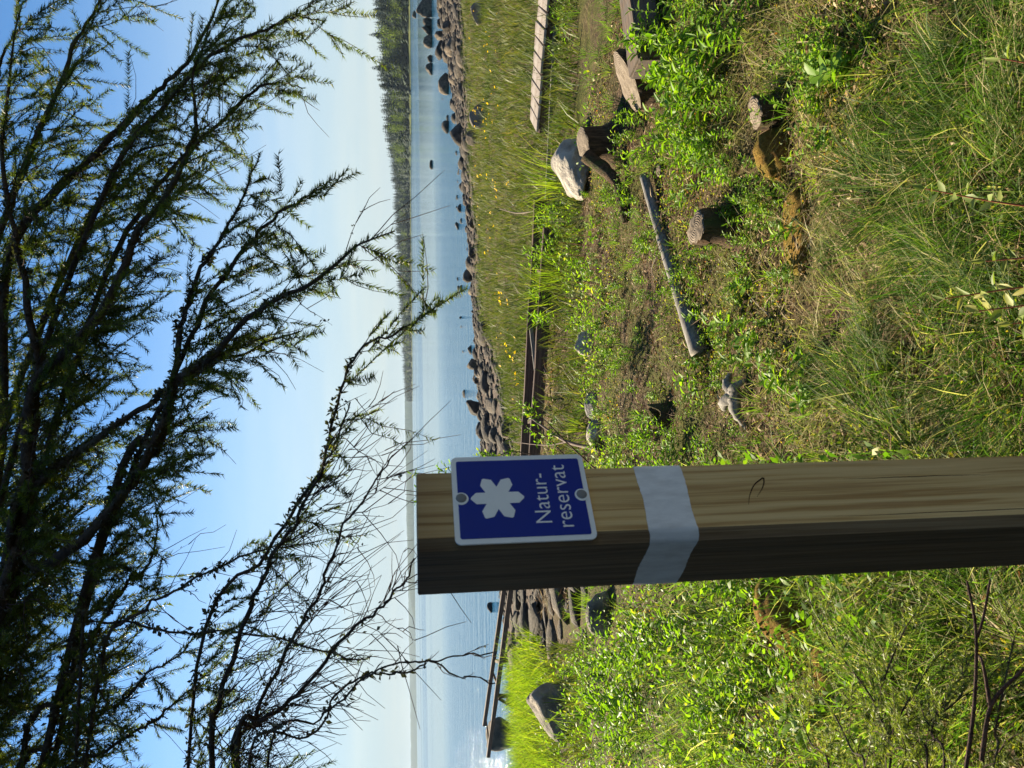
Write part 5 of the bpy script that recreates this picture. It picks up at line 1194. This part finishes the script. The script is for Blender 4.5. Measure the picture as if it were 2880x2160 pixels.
# young spruce low at the edge, its branches reaching in front of the tangle
yb = np.array([-1.45, 1.75, 0]); yb[2] = float(ground(yb[0], yb[1]))
young = empty('young_spruce', yb, 'young spruce spreading fresh needled branches near the bottom corner', 'tree')
yP = smooth_path([(0, 0, -.05), (.02, .01, .4), (.0, 0, .8), (.02, 0, 1.15)], 16)
obj('trunk', mesh('trunk', *tube(yP, np.linspace(.022, .006, 16), 8), True), M['twig'], young)
def YT(z): return yb + np.array([0, 0, z])
for i, (z, pts) in enumerate([
  (.55, [(2480, 2190, 1.75), (2466, 2010, 1.8), (2440, 1945, 1.82), (2355, 1832, 1.9), (2306, 1744, 1.95), (2262, 1662, 2.0)]),
  (.50, [(2430, 2200, 1.7), (2394, 2108, 1.75), (2336, 1994, 1.85), (2258, 1906, 1.95)]),
  (.45, [(2560, 2180, 1.6), (2500, 2090, 1.65), (2583, 1923, 1.7), (2640, 1840, 1.75)]),
  (.50, [(2500, 2180, 1.65), (2470, 1980, 1.72), (2540, 1780, 1.8), (2577, 1734, 1.85)]),
  (.35, [(2650, 2190, 1.5), (2620, 2060, 1.55), (2660, 1960, 1.6), (2720, 1880, 1.62)]),
  (.40, [(2600, 2200, 1.55), (2590, 2060, 1.6), (2700, 1960, 1.6), (2720, 1850, 1.65)]),
  (.30, [(2780, 2190, 1.45), (2800, 2050, 1.5), (2830, 1900, 1.55), (2860, 1760, 1.55)]),
  (.60, [(2330, 2200, 1.8), (2280, 2090, 1.9), (2250, 2020, 1.95)])]):
    conifer_limb(young, smooth_path([YT(z)] + [at(*q) for q in pts], 26), .0032, .0012, 2400 + i, sec=.26, green=1.0, gap=.04, ter=.09, droop=.1, dens=1000, needle=.014, fwd=.9, side=.8, nw=.002, nmat='needle_young')
# dead forked sapling stem crossing below it
dq = [at(2713, 2190, 1.4), at(2740, 1980, 1.42), at(2745, 1780, 1.45), at(2720, 1634, 1.5)]
ds = empty('dead_sapling', ground_under(dq[0] + np.array([-.15, 0, 0])), 'bare forked grey sapling stem lying across the bottom corner', 'sapling')
o0 = np.array(ds.location)
for pts, r0, r1 in ((dq, .0042, .0022), ([at(2745, 1800, 1.45), at(2765, 1740, 1.46), at(2785, 1630, 1.5)], .003, .002), ([at(2760, 2140, 1.4), at(2790, 1980, 1.45), at(2880, 1880, 1.45)], .0045, .003), ([at(2785, 1990, 1.45), at(2765, 1870, 1.47), at(2750, 1840, 1.5)], .004, .002)):
    P = smooth_path(pts, 18) - o0; obj('stem', mesh('stem', *tube(P, np.linspace(r0, r1, 18), 7, True, .1), True), M['twig'], ds)

# unseen spruces added behind the viewpoint to keep sky light off the post
back_v = [spruce_crown(1200 + i, 1.0, True) for i in range(2)]
def shade_crown(seed, H):
    g = np.random.default_rng(seed); P, D, L, W, Tn = [], [], [], [], []
    for z in np.linspace(.04, .97, 44):
        r = .20 * (1 - z) ** .8 + .015
        for a in np.arange(22) * 2 * math.pi / 22 + g.random() * 6:
            for q in (.25, .6):
                P.append((math.cos(a) * r * q, math.sin(a) * r * q, z - .05 * q)); D.append((math.cos(a), math.sin(a), -.35 + g.normal() * .25)); L.append(r * g.uniform(.4, .7)); W.append(.06 + r * .4); Tn.append(np.clip(g.normal(.4, .2), 0, 1))
    V, F, T_ = leaves(np.array(P), np.array(D), np.array(L), np.array(W), np.array(Tn), g.normal(0, .4, len(P)), LEAF4_V, LEAF4_F)
    return mesh('crown', V * H, F, False, T_)
M['shade_spruce'] = leafy('shade_spruce_foliage', [(0, (.010, .018, .008)), (1, (.03, .045, .014))], .05, .8)  # dark and nearly opaque so the added spruces bounce little light
bc = [shade_crown(1300, 7.0), shade_crown(1301, 8.5)]
for i, (x, y, lab) in enumerate([(-1.42, -.08, 'unseen dense spruce added nearest the post to shade it'), (-1.9, -1.2, 'unseen dense spruce added beside the nearest one to shade the post'), (-3.6, .3, 'unseen dense spruce added near the old lichen hung one as shade'), (-2.1, -3.0, 'unseen dense spruce added at the back of the shading group'), (-4.2, -2.0, 'unseen tall spruce added farthest from the post as shade')]):
    e = empty('spruce_tree', (x, y, float(ground(x, y)) - .05), lab, 'tree', 'unseen shading spruces'); e.rotation_euler = (0, 0, i * 1.3); e.scale = (.62, .62, 1) if i < 2 else (1, 1, 1)
    obj('crown', bc[i % 2], M['shade_spruce'], e); obj('trunk', mesh('trunk', *tube([[0, 0, -.1], [0, 0, 3], [0, 0, 6.5]], [.13, .09, .02], 10)), M['bark'], e)

# ------------------------------------------------------------------ the air over the lake
hz = NT('lake_haze'); pv = hz.n('VolumePrincipled'); pv.inputs['Color'].default_value = (.62, .80, 1.0, 1); pv.inputs['Density'].default_value = 0.75e-4; pv.inputs['Anisotropy'].default_value = 0.0
hz.l(pv.outputs[0], hz.out.inputs['Volume'])
bx = np.array([[x, y, z] for z in (-4.5, 46.0) for y in (-3050, 12100) for x in (-9100, 9100)], float)
bf = np.array([[0, 2, 3, 1], [4, 5, 7, 6], [0, 1, 5, 4], [2, 6, 7, 3], [0, 4, 6, 2], [1, 3, 7, 5]])
tag(obj('haze', mesh('haze', bx, bf), hz.m), 'pale blue haze over the lake', 'haze', kind='stuff')
